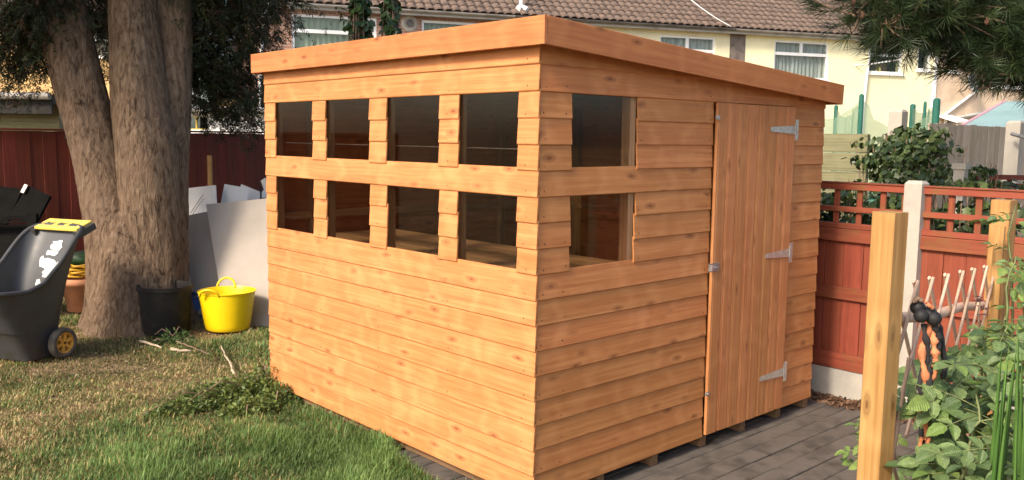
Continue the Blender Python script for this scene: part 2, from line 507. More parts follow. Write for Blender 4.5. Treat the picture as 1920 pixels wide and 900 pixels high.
# bark
m, nt, p = new_mat('fissured_bark')
v = coords(nt, (1, 1, 1), False)
n1 = noise_n(nt, nd(nt, 'ShaderNodeMapping', {'Vector': v, 'Scale': (30, 30, 8.5)}).outputs[0], 1.0, 7.0, 0.66, 0.7)
n2 = noise_n(nt, v, 2.2, 4.0)
cb = ramp(nt, n1, [(0.33, (0.048, 0.030, 0.020)), (0.47, (0.175, 0.116, 0.074)), (0.68, (0.28, 0.20, 0.135))])
cb = mixc(nt, math_n(nt, 'MULTIPLY', ramp(nt, n2, [(0.45, (0, 0, 0)), (0.65, (1, 1, 1))]), 0.35), cb, (0.21, 0.13, 0.085))
nt.links.new(cb, p.inputs['Base Color'])
p.inputs['Roughness'].default_value = 0.92
p.inputs['Specular IOR Level'].default_value = 0.15
bump(nt, p, n1, 1.0, 0.05)
M['bark'] = m

# brick
m, nt, p = new_mat('red_brown_brick')
v = coords(nt, (1, 1, 1), False)
sx = nd(nt, 'ShaderNodeSeparateXYZ', {0: v})
bv = nd(nt, 'ShaderNodeCombineXYZ', {0: sx.outputs[0], 1: sx.outputs[2], 2: 0.0})
bt = nd(nt, 'ShaderNodeTexBrick', {'Vector': bv.outputs[0], 'Color1': (0.30, 0.14, 0.085, 1), 'Color2': (0.22, 0.11, 0.075, 1), 'Mortar': (0.36, 0.31, 0.26, 1),
                                  'Scale': 1.0, 'Mortar Size': 0.012, 'Brick Width': 0.225, 'Row Height': 0.075})
nt.links.new(mixc(nt, 0.4, bt.outputs[0], ramp(nt, noise_n(nt, v, 3.0, 5.0), [(0.3, (0.18, 0.09, 0.06)), (0.7, (0.36, 0.2, 0.13))])), p.inputs['Base Color'])
p.inputs['Roughness'].default_value = 0.9
bump(nt, p, bt.outputs[1], -0.5, 0.01)
M['brick'] = m

# soil / lawn ground
m, nt, p = new_mat('lawn_soil')
v = coords(nt, (1, 1, 1), False)
a = noise_n(nt, v, 1.3, 6.0, 0.6)
b = noise_n(nt, v, 30.0, 6.0, 0.7)
cg = ramp(nt, a, [(0.38, (0.11, 0.105, 0.040)), (0.52, (0.24, 0.17, 0.095)), (0.66, (0.33, 0.215, 0.13))])
cg = mixc(nt, 1.0, cg, ramp(nt, b, [(0.25, (0.45, 0.45, 0.45)), (0.75, (1.3, 1.3, 1.3))]), 'MULTIPLY')
nt.links.new(cg, p.inputs['Base Color'])
p.inputs['Roughness'].default_value = 0.95
p.inputs['Specular IOR Level'].default_value = 0.1
bump(nt, p, b, 0.8, 0.02)
M['soil'] = m
M['mulch'] = plain('bark_mulch', (0.15, 0.085, 0.05), 0.95, 0.35, 24, 0, 1.0, 0.1, bd=0.02)
M['grass'] = leaf_mat('grass_blade', 0.55, 0.35, 1.0, 0.3)
M['conifer'] = leaf_mat('conifer_spray', 0.6, 0.18, 1.0, 0.25)
M['needle'] = leaf_mat('pine_needle', 0.45, 0.15, 1.0, 0.35)
M['ivy'] = leaf_mat('ivy_leaf', 0.42, 0.2, 1.0, 0.4)
M['clip'] = leaf_mat('cut_foliage', 0.55, 0.3)
M['rose'] = leaf_obj_mat('rose_leaf', (0.060, 0.110, 0.034), (0.19, 0.27, 0.095))
M['rosey'] = leaf_obj_mat('young_rose_leaf', (0.11, 0.19, 0.040), (0.25, 0.34, 0.085))
M['iris'] = leaf_obj_mat('iris_blade', (0.05, 0.13, 0.02), (0.12, 0.24, 0.045))


# ================================================================== THE SETTING
g = MB().add([(-120, -120, GZ - 0.022), (120, -120, GZ - 0.022), (120, 120, GZ - 0.022), (-120, 120, GZ - 0.022)], [(0, 1, 2, 3)]).build('ground', M['soil'])
tag(g, 'worn earth and short turf under the whole garden', None, kind='structure')

# planked patio: each plank a piece of its own
patio = MB().box(-0.10, 2.56, -3.6, 1.0, GZ - 0.05, GZ - 0.016).build('patio', M['mulch'])
tag(patio, 'dark grey block paving the shed stands on', None, kind='structure')
PW = 0.1195
y = -1.5
r_ = random.Random(3)
k = 0
while y < 0.95:
    xs = [-0.10]
    x = -0.10 - r_.uniform(0, 0.9)
    while x < 2.56:
        x += r_.choice((.30, .36, .42, .55))
        if 0.1 < x < 2.45:
            xs.append(x)
    xs.append(2.56)
    for x0, x1 in zip(xs[:-1], xs[1:]):
        L = x1 - x0 - 0.0035
        b = 0.004
        wd = PW - 0.0055
        prof = [(0, -0.02), (0, -b), (b, 0), (wd - b, 0), (wd, -b), (wd, -0.02)]
        mb = MB()
        n = len(prof)
        mb.add([(0, py, pz) for py, pz in prof] + [(L, py, pz) for py, pz in prof],
               [(i, (i + 1) % n, n + (i + 1) % n, n + i) for i in range(n)] + [tuple(range(n - 1, -1, -1)), tuple(range(n, 2 * n))])
        o = mb.build('paver', M['plank'], patio, (x0, y, GZ + r_.uniform(-0.003, 0.002)))
        o.rotation_euler = (r_.uniform(-.008, .008), r_.uniform(-.002, .002), r_.uniform(-.002, .002))
    y += PW
tag(MB().box(2.565, 2.76, -3.6, 1.0, GZ - 0.05, GZ - 0.004).build('mulch_strip', M['mulch']), 'strip of brown bark between the paving and the red fence', None, kind='structure')
tag(MB().box(-0.3, 2.56, -3.7, -1.515, GZ - 0.05, GZ + 0.02).build('planting_bed', M['mulch']), 'brown soil bed behind the lath trellis', None, kind='structure')

# loose bark chips
tv = [(-.5, -.25, 0), (.5, -.2, 0), (.45, .25, .08), (-.4, .2, .05)]
n = 2600
T = np.empty((n, 3))
half = n // 3
T[:half] = np.c_[RNG.uniform(2.5, 2.75, half), RNG.uniform(-1.2, .9, half), np.full(half, GZ + .004)]
T[half:] = np.c_[RNG.uniform(-0.25, 2.5, n - half), RNG.uniform(-2.6, -1.5, n - half), np.full(n - half, GZ + .03)]
d = RNG.normal(size=(n, 3)) * (1, 1, .35)
cc = np.array((0.17, 0.095, 0.055)) * RNG.uniform(.35, 1.9, (n, 1))
o = put('bark_chips', scatter_mesh('bark_chips', tv, [(0, 1, 2, 3)], T, frames_np(d, np.tile((0, 0, 1.), (n, 1)) + RNG.normal(size=(n, 3)) * .5), RNG.uniform(.015, .04, n), cc), M['clip'])
tag(o, 'loose brown bark chips scattered along the fence and in the bed', None, kind='stuff')


# lawn
def lushness(x, y):
    """1 where the turf is thick and green, 0 where it is worn"""
    base = 1.0 / (1.0 + math.exp(((y * 0.95 - x * 0.18) - 2.25) * 3.2))
    near = 1.0 if (x > -0.55 and y < 4.1 and y > 2.6) else 0.0
    nz = noise.noise((x * 1.4, y * 1.4, 0)) * 0.75 + noise.noise((x * 4.5, y * 4.5, 3)) * 0.4
    return max(0.0, min(1.0, base + nz * 0.65 + near * 0.35 * (x + 0.55)))


NB = 300000
P = []
rr = random.Random(11)
while len(P) < NB:
    x = rr.uniform(-4.2, 3.0)
    y = rr.uniform(-0.6, 7.0)
    if x > -0.11 and y < 1.02:
        continue
    if -0.02 < x < 2.5 and y < 2.5:
        continue
    # keep to the part of the lawn in and near the view
    d_ = (x - CAM.x) * FW.x + (y - CAM.y) * FW.y
    s_ = (x - CAM.x) * RT.x + (y - CAM.y) * RT.y
    if d_ < 2.9 or abs(s_) > d_ * 0.72:
        continue
    if rr.random() > 30.0 / (d_ * d_) * 0.9 + 0.12:
        continue
    g_ = lushness(x, y)
    if rr.random() > 0.14 + 0.86 * g_:
        continue
    P.append((x, y, g_, noise.noise((x * 3.1, y * 3.1, 7)), noise.noise((x * .9, y * .9, 12))))
P = np.array(P)
n = len(P)
ln = (0.022 + 0.034 * P[:, 2]) * RNG.uniform(.55, 1.45, n) * np.clip(1.0 + P[:, 3] * .8, .6, 1.4)
ln = np.where((P[:, 0] > -.14) & (P[:, 1] < 2.6), ln * 1.3, ln)
ln *= np.where(RNG.uniform(0, 1, n) < .012, 1.6, 1.0)
az = RNG.uniform(0, 2 * np.pi, n)
lean = RNG.uniform(.15, 1.1, n) + (1 - P[:, 2]) * .35
wd = RNG.uniform(.0022, .0042, n)
dx, dy = np.cos(az), np.sin(az)
sx_, sy_ = -dy * wd[:, None].T[0], dx * wd[:, None].T[0]
z0 = np.full(n, GZ - .022)
V = np.zeros((n, 5, 3))
h1, r1 = ln * .6 * np.cos(lean * .5), ln * .6 * np.sin(lean * .5)
h2, r2 = h1 + ln * .5 * np.cos(lean * 1.3), r1 + ln * .5 * np.sin(lean * 1.3)
V[:, 0] = np.c_[P[:, 0] - sx_, P[:, 1] - sy_, z0]
V[:, 1] = np.c_[P[:, 0] + sx_, P[:, 1] + sy_, z0]
V[:, 2] = np.c_[P[:, 0] + dx * r1 + sx_ * .8, P[:, 1] + dy * r1 + sy_ * .8, z0 + h1]
V[:, 3] = np.c_[P[:, 0] + dx * r1 - sx_ * .8, P[:, 1] + dy * r1 - sy_ * .8, z0 + h1]
V[:, 4] = np.c_[P[:, 0] + dx * r2, P[:, 1] + dy * r2, z0 + np.maximum(h2, .004)]
Fq = np.array([(0, 1, 2), (0, 2, 3), (3, 2, 4)])[None] + (np.arange(n) * 5)[:, None, None]
green = np.array((0.078, 0.150, 0.038))
lime = np.array((0.135, 0.190, 0.056))
straw = np.array((0.34, 0.250, 0.115))
olive = np.array((0.185, 0.175, 0.060))
mixg = RNG.uniform(0, 1, (n, 1))
cg_ = green * (1 - mixg) + lime * mixg
cw_ = np.where(RNG.uniform(0, 1, (n, 1)) < .5, straw, olive)
tsel = (RNG.uniform(0, 1, n) < (P[:, 2] * .9 + .1))[:, None]
col = np.where(tsel, cg_, cw_) * RNG.uniform(.85, 1.6, (n, 1)) * np.clip(1.05 + P[:, 3:4] * .5 + P[:, 4:5] * .5, .6, 1.6)
o = put('lawn_grass', np_mesh('lawn_grass', V.reshape(-1, 3), Fq.reshape(-1, 3), np.repeat(col, 5, axis=0)), M['grass'])
tag(o, 'mown lawn, lush green near the shed and worn to straw by the tree', None, kind='stuff')


# ================================================================== THE SHED
SL, SW = 2.437, 2.400
PIT = 0.1117
shed = thing('garden_shed', 'orange stained wooden shed with eight front panes and a plank door', 'shed', (0, 0, 0))


def clad(origin, xdir, stations, name='cladding_board', mat=None, parent=shed, ends=True):
    """one weatherboard; stations = [(x, height)] along its length"""
    mb = MB()
    rows = []
    jit = r_.uniform(-0.0004, 0.0010)
    for i, (x, h) in enumerate(stations):
        f = max(0.0, min(1.0, h / (PIT + 0.014)))
        yb_in, yb_out = 0.0076 + jit, 0.0148 + jit
        yt_in, yt_out = 0.0076 + (0.0002 - 0.0076) * f, 0.0148 + (0.0070 - 0.0148) * f
        rows.append([(x, yb_in, 0), (x, yb_out - 0.003, 0), (x, yb_out, 0.004), (x, yt_out, max(h, 0.005)), (x, yt_in, max(h, 0.005))])
    n = 5
    for rw in rows:
        mb.v += rw
    for i in range(len(rows) - 1):
        for k in range(n):
            k2 = (k + 1) % n
            mb.f.append((i * n + k, (i + 1) * n + k, (i + 1) * n + k2, i * n + k2))
    mb.f.append(tuple(range(n)))
    mb.f.append(tuple((len(rows) - 1) * n + k for k in range(n - 1, -1, -1)))
    R = frame(xdir)
    # tiny unevenness
    return mb.build(name, mat or M['clad'], parent, Vector(origin) + Vector((0, 0, r_.uniform(-.0015, .0015))), R)


FULL = PIT + 0.014
COLS = [(2.305, 1.852), (1.708, 1.263), (1.106, 0.666), (0.521, 0.110)]
Z = [k * PIT for k in range(19)]
# window wall: x = 0, boards run along +Y, face -X
for k in range(18):
    z0 = Z[k]
    h = FULL if k < 17 else 0.085
    if k in (9, 10, 11, 13, 14, 15):
        hh = PIT + 0.014 if k in (9, 10, 13, 14) else PIT + 0.010
        edges = [SL] + [v_ for c_ in COLS for v_ in c_] + [-0.0165]
        for a, b in zip(edges[0::2], edges[1::2]):
            j1, j2 = r_.uniform(-.004, .004), r_.uniform(-.004, .004)
            b_ = b if b < 0 else b + j1
            a_ = a if a == SL else a + j2
            clad((0, b_, z0), (0, 1, 0), [(0, hh), (a_ - b_, hh)])
    else:
        clad((0, -0.0165, z0), (0, 1, 0), [(0, h), (SL + 0.0165, h)])


def ztop(x):
    return 2.015 - 0.0635 * x


# door wall: y = 0, boards face -Y, laid from high x to low x
def door_board_run(x0, x1, k):
    z0 = Z[k]
    st = []
    L = x1 - x0
    nx = 12 if k >= 16 else 1
    for i in range(nx + 1):
        xx = x1 - L * i / nx
        st.append((L * i / nx, min(FULL, ztop(xx) - z0)))
    st = [s for s in st if s[1] > 0.004]
    if len(st) > 1:
        clad((x1, 0, z0), (-1, 0, 0), st)


for k in range(18):
    if k in (9, 10, 11, 13, 14, 15):
        door_board_run(0.001, 0.198 + r_.uniform(-.004, .004), k)
        door_board_run(0.642 + r_.uniform(-.005, .005), 1.252, k)
        door_board_run(2.022, SW, k)
    elif k >= 16:
        door_board_run(0.001, SW, k)
    else:
        door_board_run(0.001, 1.252 if k != 12 else 1.250, k)
        door_board_run(2.022, SW, k)
# the two far walls
for k in range(18):
    h = min(FULL, ztop(SW) - Z[k])
    if h > 0.01:
        clad((SW, SL, Z[k]), (0, -1, 0), [(0, h), (SL, h)])
    st = [(SW * i / 8, min(FULL, ztop(SW * i / 8) - Z[k])) for i in range(9)]
    st = [s for s in st if s[1] > 0.004]
    if len(st) > 1:
        clad((0, SL, Z[k]), (1, 0, 0), st)


def beam(name, p0, p1, w_, t_, mat, parent=shed, up=(0, 0, 1), c=0.002):
    """bevelled timber from p0 to p1; w_ along up, t_ across"""
    p0, p1 = Vector(p0), Vector(p1)
    L = (p1 - p0).length
    hy, hz = t_ / 2, w_ / 2
    prof = [(-hy + c, -hz), (hy - c, -hz), (hy, -hz + c), (hy, hz - c), (hy - c, hz), (-hy + c, hz), (-hy, hz - c), (-hy, -hz + c)]
    n = 8
    mb = MB().add([(0, a, b) for a, b in prof] + [(L, a, b) for a, b in prof],
                  [(i, (i + 1) % n, n + (i + 1) % n, n + i) for i in range(n)] + [tuple(range(n - 1, -1, -1)), tuple(range(n, 2 * n))])
    R = frame(p1 - p0, up)
    return mb.build(name, mat, parent, p0, R, world=True)


# studs behind the window wall (grain upright)
for yc, wd_ in ((SL - 0.055, 0.09), (1.78, 0.105), (1.184, 0.112), (0.594, 0.105), (0.055, 0.08)):
    beam('stud', (0.034, yc, 0.06), (0.034, yc, 1.98), wd_, 0.052, M['stud'], up=(0, 1, 0))
for zc in (1.005 - 0.03, 1.396, 1.815, 0.09):
    beam('rail', (0.030, 0.10, zc), (0.030, SL - 0.10, zc), 0.05 if zc != 1.396 else 0.085, 0.044, M['stud'])
# studs of the door wall
for xc, wd_ in ((0.165, 0.045), (0.626, 0.045), (1.225, 0.055), (2.05, 0.055), (2.36, 0.05)):
    beam('stud', (xc, 0.030, 0.06), (xc, 0.030, ztop(xc) - 0.03), wd_, 0.050, M['stud'], up=(1, 0, 0))
for zc in (0.975, 1.396, 1.815):
    beam('rail', (0.19, 0.028, zc), (0.60, 0.028, zc), 0.045 if zc != 1.396 else 0.085, 0.044, M['stud'])
# far walls: studs and mid rails seen through the panes
for yc in (0.35, 0.9, 1.45, 2.0):
    beam('stud', (SW - 0.03, yc, 0.06), (SW - 0.03, yc, 1.82), 0.05, 0.05, M['stud'], up=(0, 1, 0))
for xc in (0.3, 0.85, 1.4, 1.95):
    beam('stud', (xc, SL - 0.03, 0.06), (xc, SL - 0.03, 1.84), 0.05, 0.05, M['stud'], up=(1, 0, 0))
beam('rail', (SW - 0.03, 0.0, 1.08), (SW - 0.03, SL, 1.08), 0.05, 0.048, M['stud'])
beam('rail', (0.0, SL - 0.03, 1.08), (SW, SL - 0.03, 1.08), 0.05, 0.048, M['stud'])
# floor boards and bearers
for i in range(20):
    x0 = 0.03 + i * 0.117
    beam('floor_board', (x0 + 0.058, 0.01, 0.045), (x0 + 0.058, SL - 0.01, 0.045), 0.018, 0.1155, M['floor'])
for xc in (0.06, 0.45, 0.86, 1.28, 1.66, 2.04, 2.36):
    beam('bearer', (xc, -0.002, -0.027), (xc, SL - 0.02, -0.027), 0.062, 0.05, M['bearer'])
beam('sole_plate', (0.004 + 0.02, 0.02, 0.018), (0.004 + 0.02, SL - 0.02, 0.018), 0.034, 0.03, M['stud'])

# roof: sheathing, felt, rafters, fascias
RY0, RY1, RX0, RX1 = -0.085, 2.478, -0.052, 2.43


def rt(x):
    return 2.066 - 0.0635 * x


roof = MB().slab([(RX0, RY0, rt(RX0)), (RX1, RY0, rt(RX1)), (RX1, RY1, rt(RX1)), (RX0, RY1, rt(RX0))], 0.022).build('roof', M['stud'], shed)
MB().slab([(RX0, RY0, rt(RX0) + 0.006), (RX1, RY0, rt(RX1) + 0.006), (RX1, RY1, rt(RX1) + 0.006), (RX0, RY1, rt(RX0) + 0.006)], 0.0055).build('roofing_felt', M['felt'], roof)
for yc in (0.06, 0.6, 1.2, 1.8, 2.38):
    beam('rafter', (0.02, yc, rt(0.02) - 0.05), (SW - 0.02, yc, rt(SW) - 0.05), 0.052, 0.038, M['stud'])
FT = 0.016
beam('fascia_board', (RX0 - 0.0095, RY0 - 0.018, 2.028), (RX0 - 0.0095, RY1 + 0.012, 2.028), 0.116, FT, M['fascia'])
sl = -0.0635
beam('fascia_board', (RX1 + 0.010, RY0 - 0.0095, 2.024 + sl * (RX1 + 0.01)), (RX0 + 0.001, RY0 - 0.0095, 2.024 + sl * RX0), 0.116, FT, M['fascia'])
beam('fascia_board', (RX0 + 0.001, RY1 + 0.0095, 2.024 + sl * RX0), (RX1 + 0.010, RY1 + 0.0095, 2.024 + sl * (RX1 + .01)), 0.116, FT, M['fascia'])
beam('fascia_board', (RX1 + 0.0105, RY1, 2.024 + sl * RX1 - .002), (RX1 + 0.0105, RY0, 2.024 + sl * RX1 - .002), 0.112, FT, M['fascia'])
# the roof battens that carry the fascias, in their shade
beam('roof_batten', (RX0 + 0.016, RY0 + 0.01, rt(0) - 0.043), (RX0 + 0.016, RY1 - 0.01, rt(0) - 0.043), 0.035, 0.026, M['stud'])

# nail heads along the studs
nm = MB()


def nail(p_, nrm):
    p_, nrm = Vector(p_), Vector(nrm)
    a_ = nrm.orthogonal().normalized() * .0042
    b_ = nrm.cross(a_)
    n_ = len(nm.v)
    nm.v.append(tuple(p_ + nrm * .0012))
    for k_ in range(6):
        g_ = k_ * math.pi / 3
        nm.v.append(tuple(p_ + a_ * math.cos(g_) + b_ * math.sin(g_)))
    for k_ in range(6):
        nm.f.append((n_, n_ + 1 + k_, n_ + 1 + (k_ + 1) % 6))


for k in range(18):
    for yc in (SL - 0.055, 1.78, 1.184, 0.594, 0.055):
        nail((-.0139, yc + r_.uniform(-.012, .012), Z[k] + .022 + r_.uniform(-.006, .006)), (-1, 0, 0))
    if Z[k] < 1.86:
        for xc in (0.03, 0.165, 0.67, 1.225, 2.05, 2.36):
            if k in (9, 10, 11, 13, 14, 15) or xc != 0.67:
                nail((xc + r_.uniform(-.01, .01), -.0139, Z[k] + .022 + r_.uniform(-.006, .006)), (0, -1, 0))
o = nm.build('nail_heads', M['nail'], shed)
o['kind'] = 'stuff'

# window panes: one sheet for each opening
for a, b in COLS:
    for z0, z1 in ((1.003, 1.352), (1.450, 1.792)):
        MB().box(0.002, 0.006, b - 0.012, a + 0.012, z0, z1).build('window_pane', M['glass'], shed)
for z0, z1 in ((1.003, 1.352), (1.450, 1.792)):
    MB().box(0.190, 0.604, 0.002, 0.0055, z0, z1).build('window_pane', M['glass'], shed)
# thin level steel line inside the panes
beam('pane_line', (0.062, 0.10, 1.542), (0.062, 2.36, 1.545), 0.004, 0.004, M['steel'])

# door: tongue-and-groove boards on a ledge frame
DX0, DX1, DZ0, DZ1 = 1.252, 2.023, 0.018, 1.783
door = bpy.data.objects.new('door', None)
C.objects.link(door)
door.parent = shed
door.location = (DX0, -0.022, DZ0)
WM[door.name] = Matrix.Translation(door.location)
nb = 8
bw = (DX1 - DX0) / nb
for i in range(nb):
    # bead profile across the board: v-groove with a small round bead
    wv_ = bw - 0.0016
    prof = [(0.0, 0.0), (0.0, -0.008), (0.004, -0.0135), (0.010, -0.0145), (0.0135, -0.0085), (0.018, -0.0145), (wv_ - 0.007, -0.0150), (wv_, -0.007), (wv_, 0.0)]
    n = len(prof)
    H = DZ1 - DZ0
    mb = MB().add([(0, a, -b) for a, b in prof] + [(H, a, -b) for a, b in prof],
                  [(i2, (i2 + 1) % n, n + (i2 + 1) % n, n + i2) for i2 in range(n)] + [tuple(range(n - 1, -1, -1)), tuple(range(n, 2 * n))])
    # local X = up, local Y = +x of the wall, local Z = outwards (-Y world)
    R = Matrix(((0, 1, 0), (0, 0, -1), (1, 0, 0)))
    o = mb.build('door_board', M['door'], door, (i * bw + 0.0008, 0, r_.uniform(-.001, .001)), R)
    if R.determinant() < 0:
        o.data.flip_normals()
for zc in (0.18, 0.9, 1.6):
    mb = MB().box(0.03, DX1 - DX0 - 0.03, 0.001, 0.020, zc - 0.045, zc + 0.045)
    mb.build('ledge', M['stud'], door)


def hinge(px, py, zc):
    """T hinge: long tapered strap to the left, upright plate at the right"""
    mb = MB()
    yf = -0.0165
    x1 = DX1 - DX0 - 0.012
    x0 = x1 - 0.255
    poly = [(x0, -0.009), (x0 + 0.01, -0.013), (x1, -0.024), (x1, 0.024), (x0 + 0.01, 0.013), (x0, 0.009)]
    v_ = [(a, yf, b + zc) for a, b in poly] + [(a, yf - 0.003, b + zc) for a, b in poly]
    n = len(poly)
    mb.add(v_, [tuple(range(n)), tuple(range(2 * n - 1, n - 1, -1))] + [(i, n + i, n + (i + 1) % n, (i + 1) % n) for i in range(n)])
    h = mb.build('hinge', M['steel'], door)
    MB().box(x1 + 0.006, x1 + 0.036, yf - 0.0035, yf + 0.0005, zc - 0.058, zc + 0.058).build('hinge_plate', M['steel'], h)
    MB().tube([(x1 + 0.003, yf - 0.004, zc - 0.03), (x1 + 0.003, yf - 0.004, zc + 0.03)], 0.006, 10).build('hinge_pin', M['dullsteel'], h)
    for sx2 in (0.03, 0.1, 0.17, 0.235):
        MB().lathe([(0.0, 0.0022), (0.004, 0.0016), (0.0045, 0)], 8).build('screw', M['dullsteel'], h, (x0 + sx2, yf - 0.0032, zc), Matrix(((1, 0, 0), (0, 0, -1), (0, 1, 0))))
    return h


for px, py in ((1470, 243), (1465, 476), (1450, 703)):
    zz = hit(px, py, 'y', -0.04).z
    hinge(px, py, zz - DZ0)
# hasp bolt half way up on the closing side, and two small turn-buttons
hz = hit(1327, 503, 'y', -0.04).z - DZ0
bolt = MB().box(-0.035, 0.055, -0.021, -0.0165, hz - 0.022, hz + 0.022).build('hasp', M['dullsteel'], door)
MB().tube([(-0.02, -0.026, hz), (0.035, -0.026, hz)], 0.006, 10).build('bolt', M['steel'], bolt)
MB().box(-0.028, -0.016, -0.034, -0.0212, hz - 0.016, hz + 0.016).build('staple', M['steel'], bolt)
for px, py in ((1335, 219), (1313, 742)):
    cz = hit(px, py, 'y', -0.04).z - DZ0
    MB().box(-0.022, 0.010, -0.022, -0.0165, cz - 0.012, cz + 0.008).build('catch', M['steel'], door)
    MB().tube([(-0.01, -0.016, cz), (-0.01, -0.030, cz)], 0.005, 8).build('catch_pin', M['steel'], door)


# ================================================================== RED FENCES
def copy_obj(o, parent, loc=None):
    c = o.copy()
    C.objects.link(c)
    c.parent = parent
    if loc is not None:
        c.location = loc
    return c


FX = 2.765


def red_panel(y0, y1, label):
    """panel with a slatted trellis top between two concrete posts, y0 > y1; face looks along -X"""
    t = thing('fence_panel', label, 'fence panel', (FX, (y0 + y1) / 2, GZ), 'red fence panels by the patio')
    nb_ = max(1, round((y0 - y1) / 0.132))
    bw_ = (y0 - y1) / nb_
    for i in range(nb_):
        yc = y0 - (i + .5) * bw_
        beam('board', (FX + 0.012 + (i % 2) * 0.003, yc, 0.117), (FX + 0.012 + (i % 2) * 0.003, yc, 0.985), bw_ - 0.0025, 0.012, M['red'], t, up=(0, 1, 0), c=0.0015)
    for zc, wd_, th in ((0.172, 0.105, 0.022), (0.618, 0.080, 0.024), (0.995, 0.082, 0.030)):
        beam('rail', (FX - 0.008, y0, zc), (FX - 0.008, y1, zc), wd_, th, M['redrail'], t)
    for zc, wd_ in ((1.306, 0.040), (1.163, 0.034), (1.056, 0.034)):
        beam('trellis_rail', (FX - 0.004, y0, zc), (FX - 0.004, y1, zc), wd_, 0.030, M['redrail'], t)
    beam('capping', (FX, y0, 1.331), (FX, y1, 1.331), 0.010, 0.052, M['redrail'], t)
    ns = max(2, round((y0 - y1) / 0.146))
    for i in range(ns + 1):
        yc = y0 + (y1 - y0) * i / ns
        yc = min(max(yc, y1 + 0.018), y0 - 0.018)
        beam('trellis_slat', (FX + 0.013, yc, 1.04), (FX + 0.013, yc, 1.324), 0.036, 0.016, M['redrail'], t, up=(0, 1, 0))
    return t


def concrete_post(y_, label, ztop_=1.345, x_=FX):
    mb = MB()
    a = 0.052
    mb.add([(-a, -a, GZ), (a, -a, GZ), (a, a, GZ), (-a, a, GZ), (-a, -a, ztop_), (a, -a, ztop_), (a, a, ztop_), (-a, a, ztop_),
            (-a * .55, -a * .8, ztop_ + 0.018), (a * .55, -a * .8, ztop_ + 0.018), (a * .55, a * .8, ztop_ + 0.018), (-a * .55, a * .8, ztop_ + 0.018)],
           [(0, 3, 2, 1), (0, 1, 5, 4), (1, 2, 6, 5), (2, 3, 7, 6), (3, 0, 4, 7), (4, 5, 9, 8), (5, 6, 10, 9), (6, 7, 11, 10), (7, 4, 8, 11), (8, 9, 10, 11)])
    return tag(mb.build('concrete_post', M['concrete_w'], None, (x_, y_, 0)), label, 'post', 'concrete fence posts')


posts_y = (1.34, -0.432, -2.20)
concrete_post(-0.432, 'pale concrete fence post between the two red trellis-topped panels')
red_panel(1.34 - .052, -0.432 + .052, 'red panel with open slatted top just right of the shed')
red_panel(-0.432 - .052, -2.20 + .052, 'red panel with open slatted top right of the concrete post')
for y0, y1, lab in ((1.288, -0.380, 'white stained concrete gravel board under the red panel beside the shed'), (-0.484, -2.148, 'concrete gravel board under the red panel behind the trellis')):
    o = MB().box(FX - 0.022, FX + 0.030, y1, y0, GZ - 0.03, 0.1155).build('gravel_board', M['concrete_w'])
    tag(o, lab, 'gravel board', 'concrete gravel boards')

# long dark red fence at the bottom of the garden: two runs, vertical boards
FY = 7.0
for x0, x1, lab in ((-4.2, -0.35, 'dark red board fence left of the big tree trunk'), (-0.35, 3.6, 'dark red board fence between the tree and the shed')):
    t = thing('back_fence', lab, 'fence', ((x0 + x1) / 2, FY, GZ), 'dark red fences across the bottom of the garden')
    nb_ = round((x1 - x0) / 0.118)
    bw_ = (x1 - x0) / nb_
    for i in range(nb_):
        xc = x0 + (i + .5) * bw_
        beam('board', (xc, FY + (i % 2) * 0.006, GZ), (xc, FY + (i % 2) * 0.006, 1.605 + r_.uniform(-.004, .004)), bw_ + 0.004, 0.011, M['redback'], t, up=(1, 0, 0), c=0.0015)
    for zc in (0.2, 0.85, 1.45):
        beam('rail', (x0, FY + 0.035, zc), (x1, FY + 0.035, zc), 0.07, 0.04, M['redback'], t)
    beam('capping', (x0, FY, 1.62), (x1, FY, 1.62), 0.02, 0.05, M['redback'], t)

# ================================================================== TIMBER POSTS, TRELLIS, TOY
def tpost(p, ztop_, a, rz, label, name='timber_post'):
    R = Matrix.Rotation(rz, 3, 'Z')
    o = beam(name, (0, 0, 0), (0, 0, ztop_ - (GZ - .1)), a, a, M['post'], None, up=(0, 1, 0), c=0.003)
    o.matrix_basis = Matrix.Translation((p[0], p[1], GZ - .1)) @ Matrix.Rotation(rz, 4, 'Z') @ o.matrix_basis
    return tag(o, label, 'post', 'timber posts of the trellis')


PA = Vector((-0.095, -1.560, 0))
PB = Vector((1.655, -1.285, 0))
pa = tpost(PA, 1.392, 0.072, math.radians(-8), 'thick honey coloured timber post nearest the camera')
pb = tpost(PB, 1.342, 0.082, math.radians(-4), 'honey coloured timber post at the far end of the lath trellis')
q = at(1876, 424, 3.78)
beam('batten', (q.x - 0.004, q.y, q.z - 0.75), (q.x - 0.004, q.y, q.z), 0.040, 0.016, M['post'], None, up=(0, 1, 0))
tag(bpy.data.objects['batten'], 'pale flat batten standing against the far timber post', 'batten')

TD = (PB - PA).normalized()
TN = Vector((-TD.y, TD.x, 0))
A0 = PA + TD * 0.035
trel = thing('lath_trellis', 'expanding trellis of crossed pale laths between two timber posts', 'trellis', (A0.x + TD.x * .8, A0.y + TD.y * .8, GZ))


def lath(s0, z0, s1, z1, off):
    a = A0 + TD * s0 + TN * off + Vector((0, 0, z0))
    b = A0 + TD * s1 + TN * off + Vector((0, 0, z1))
    beam('lath', a, b, 0.0155, 0.0095, M['stick'], trel, up=TD, c=0.0035)


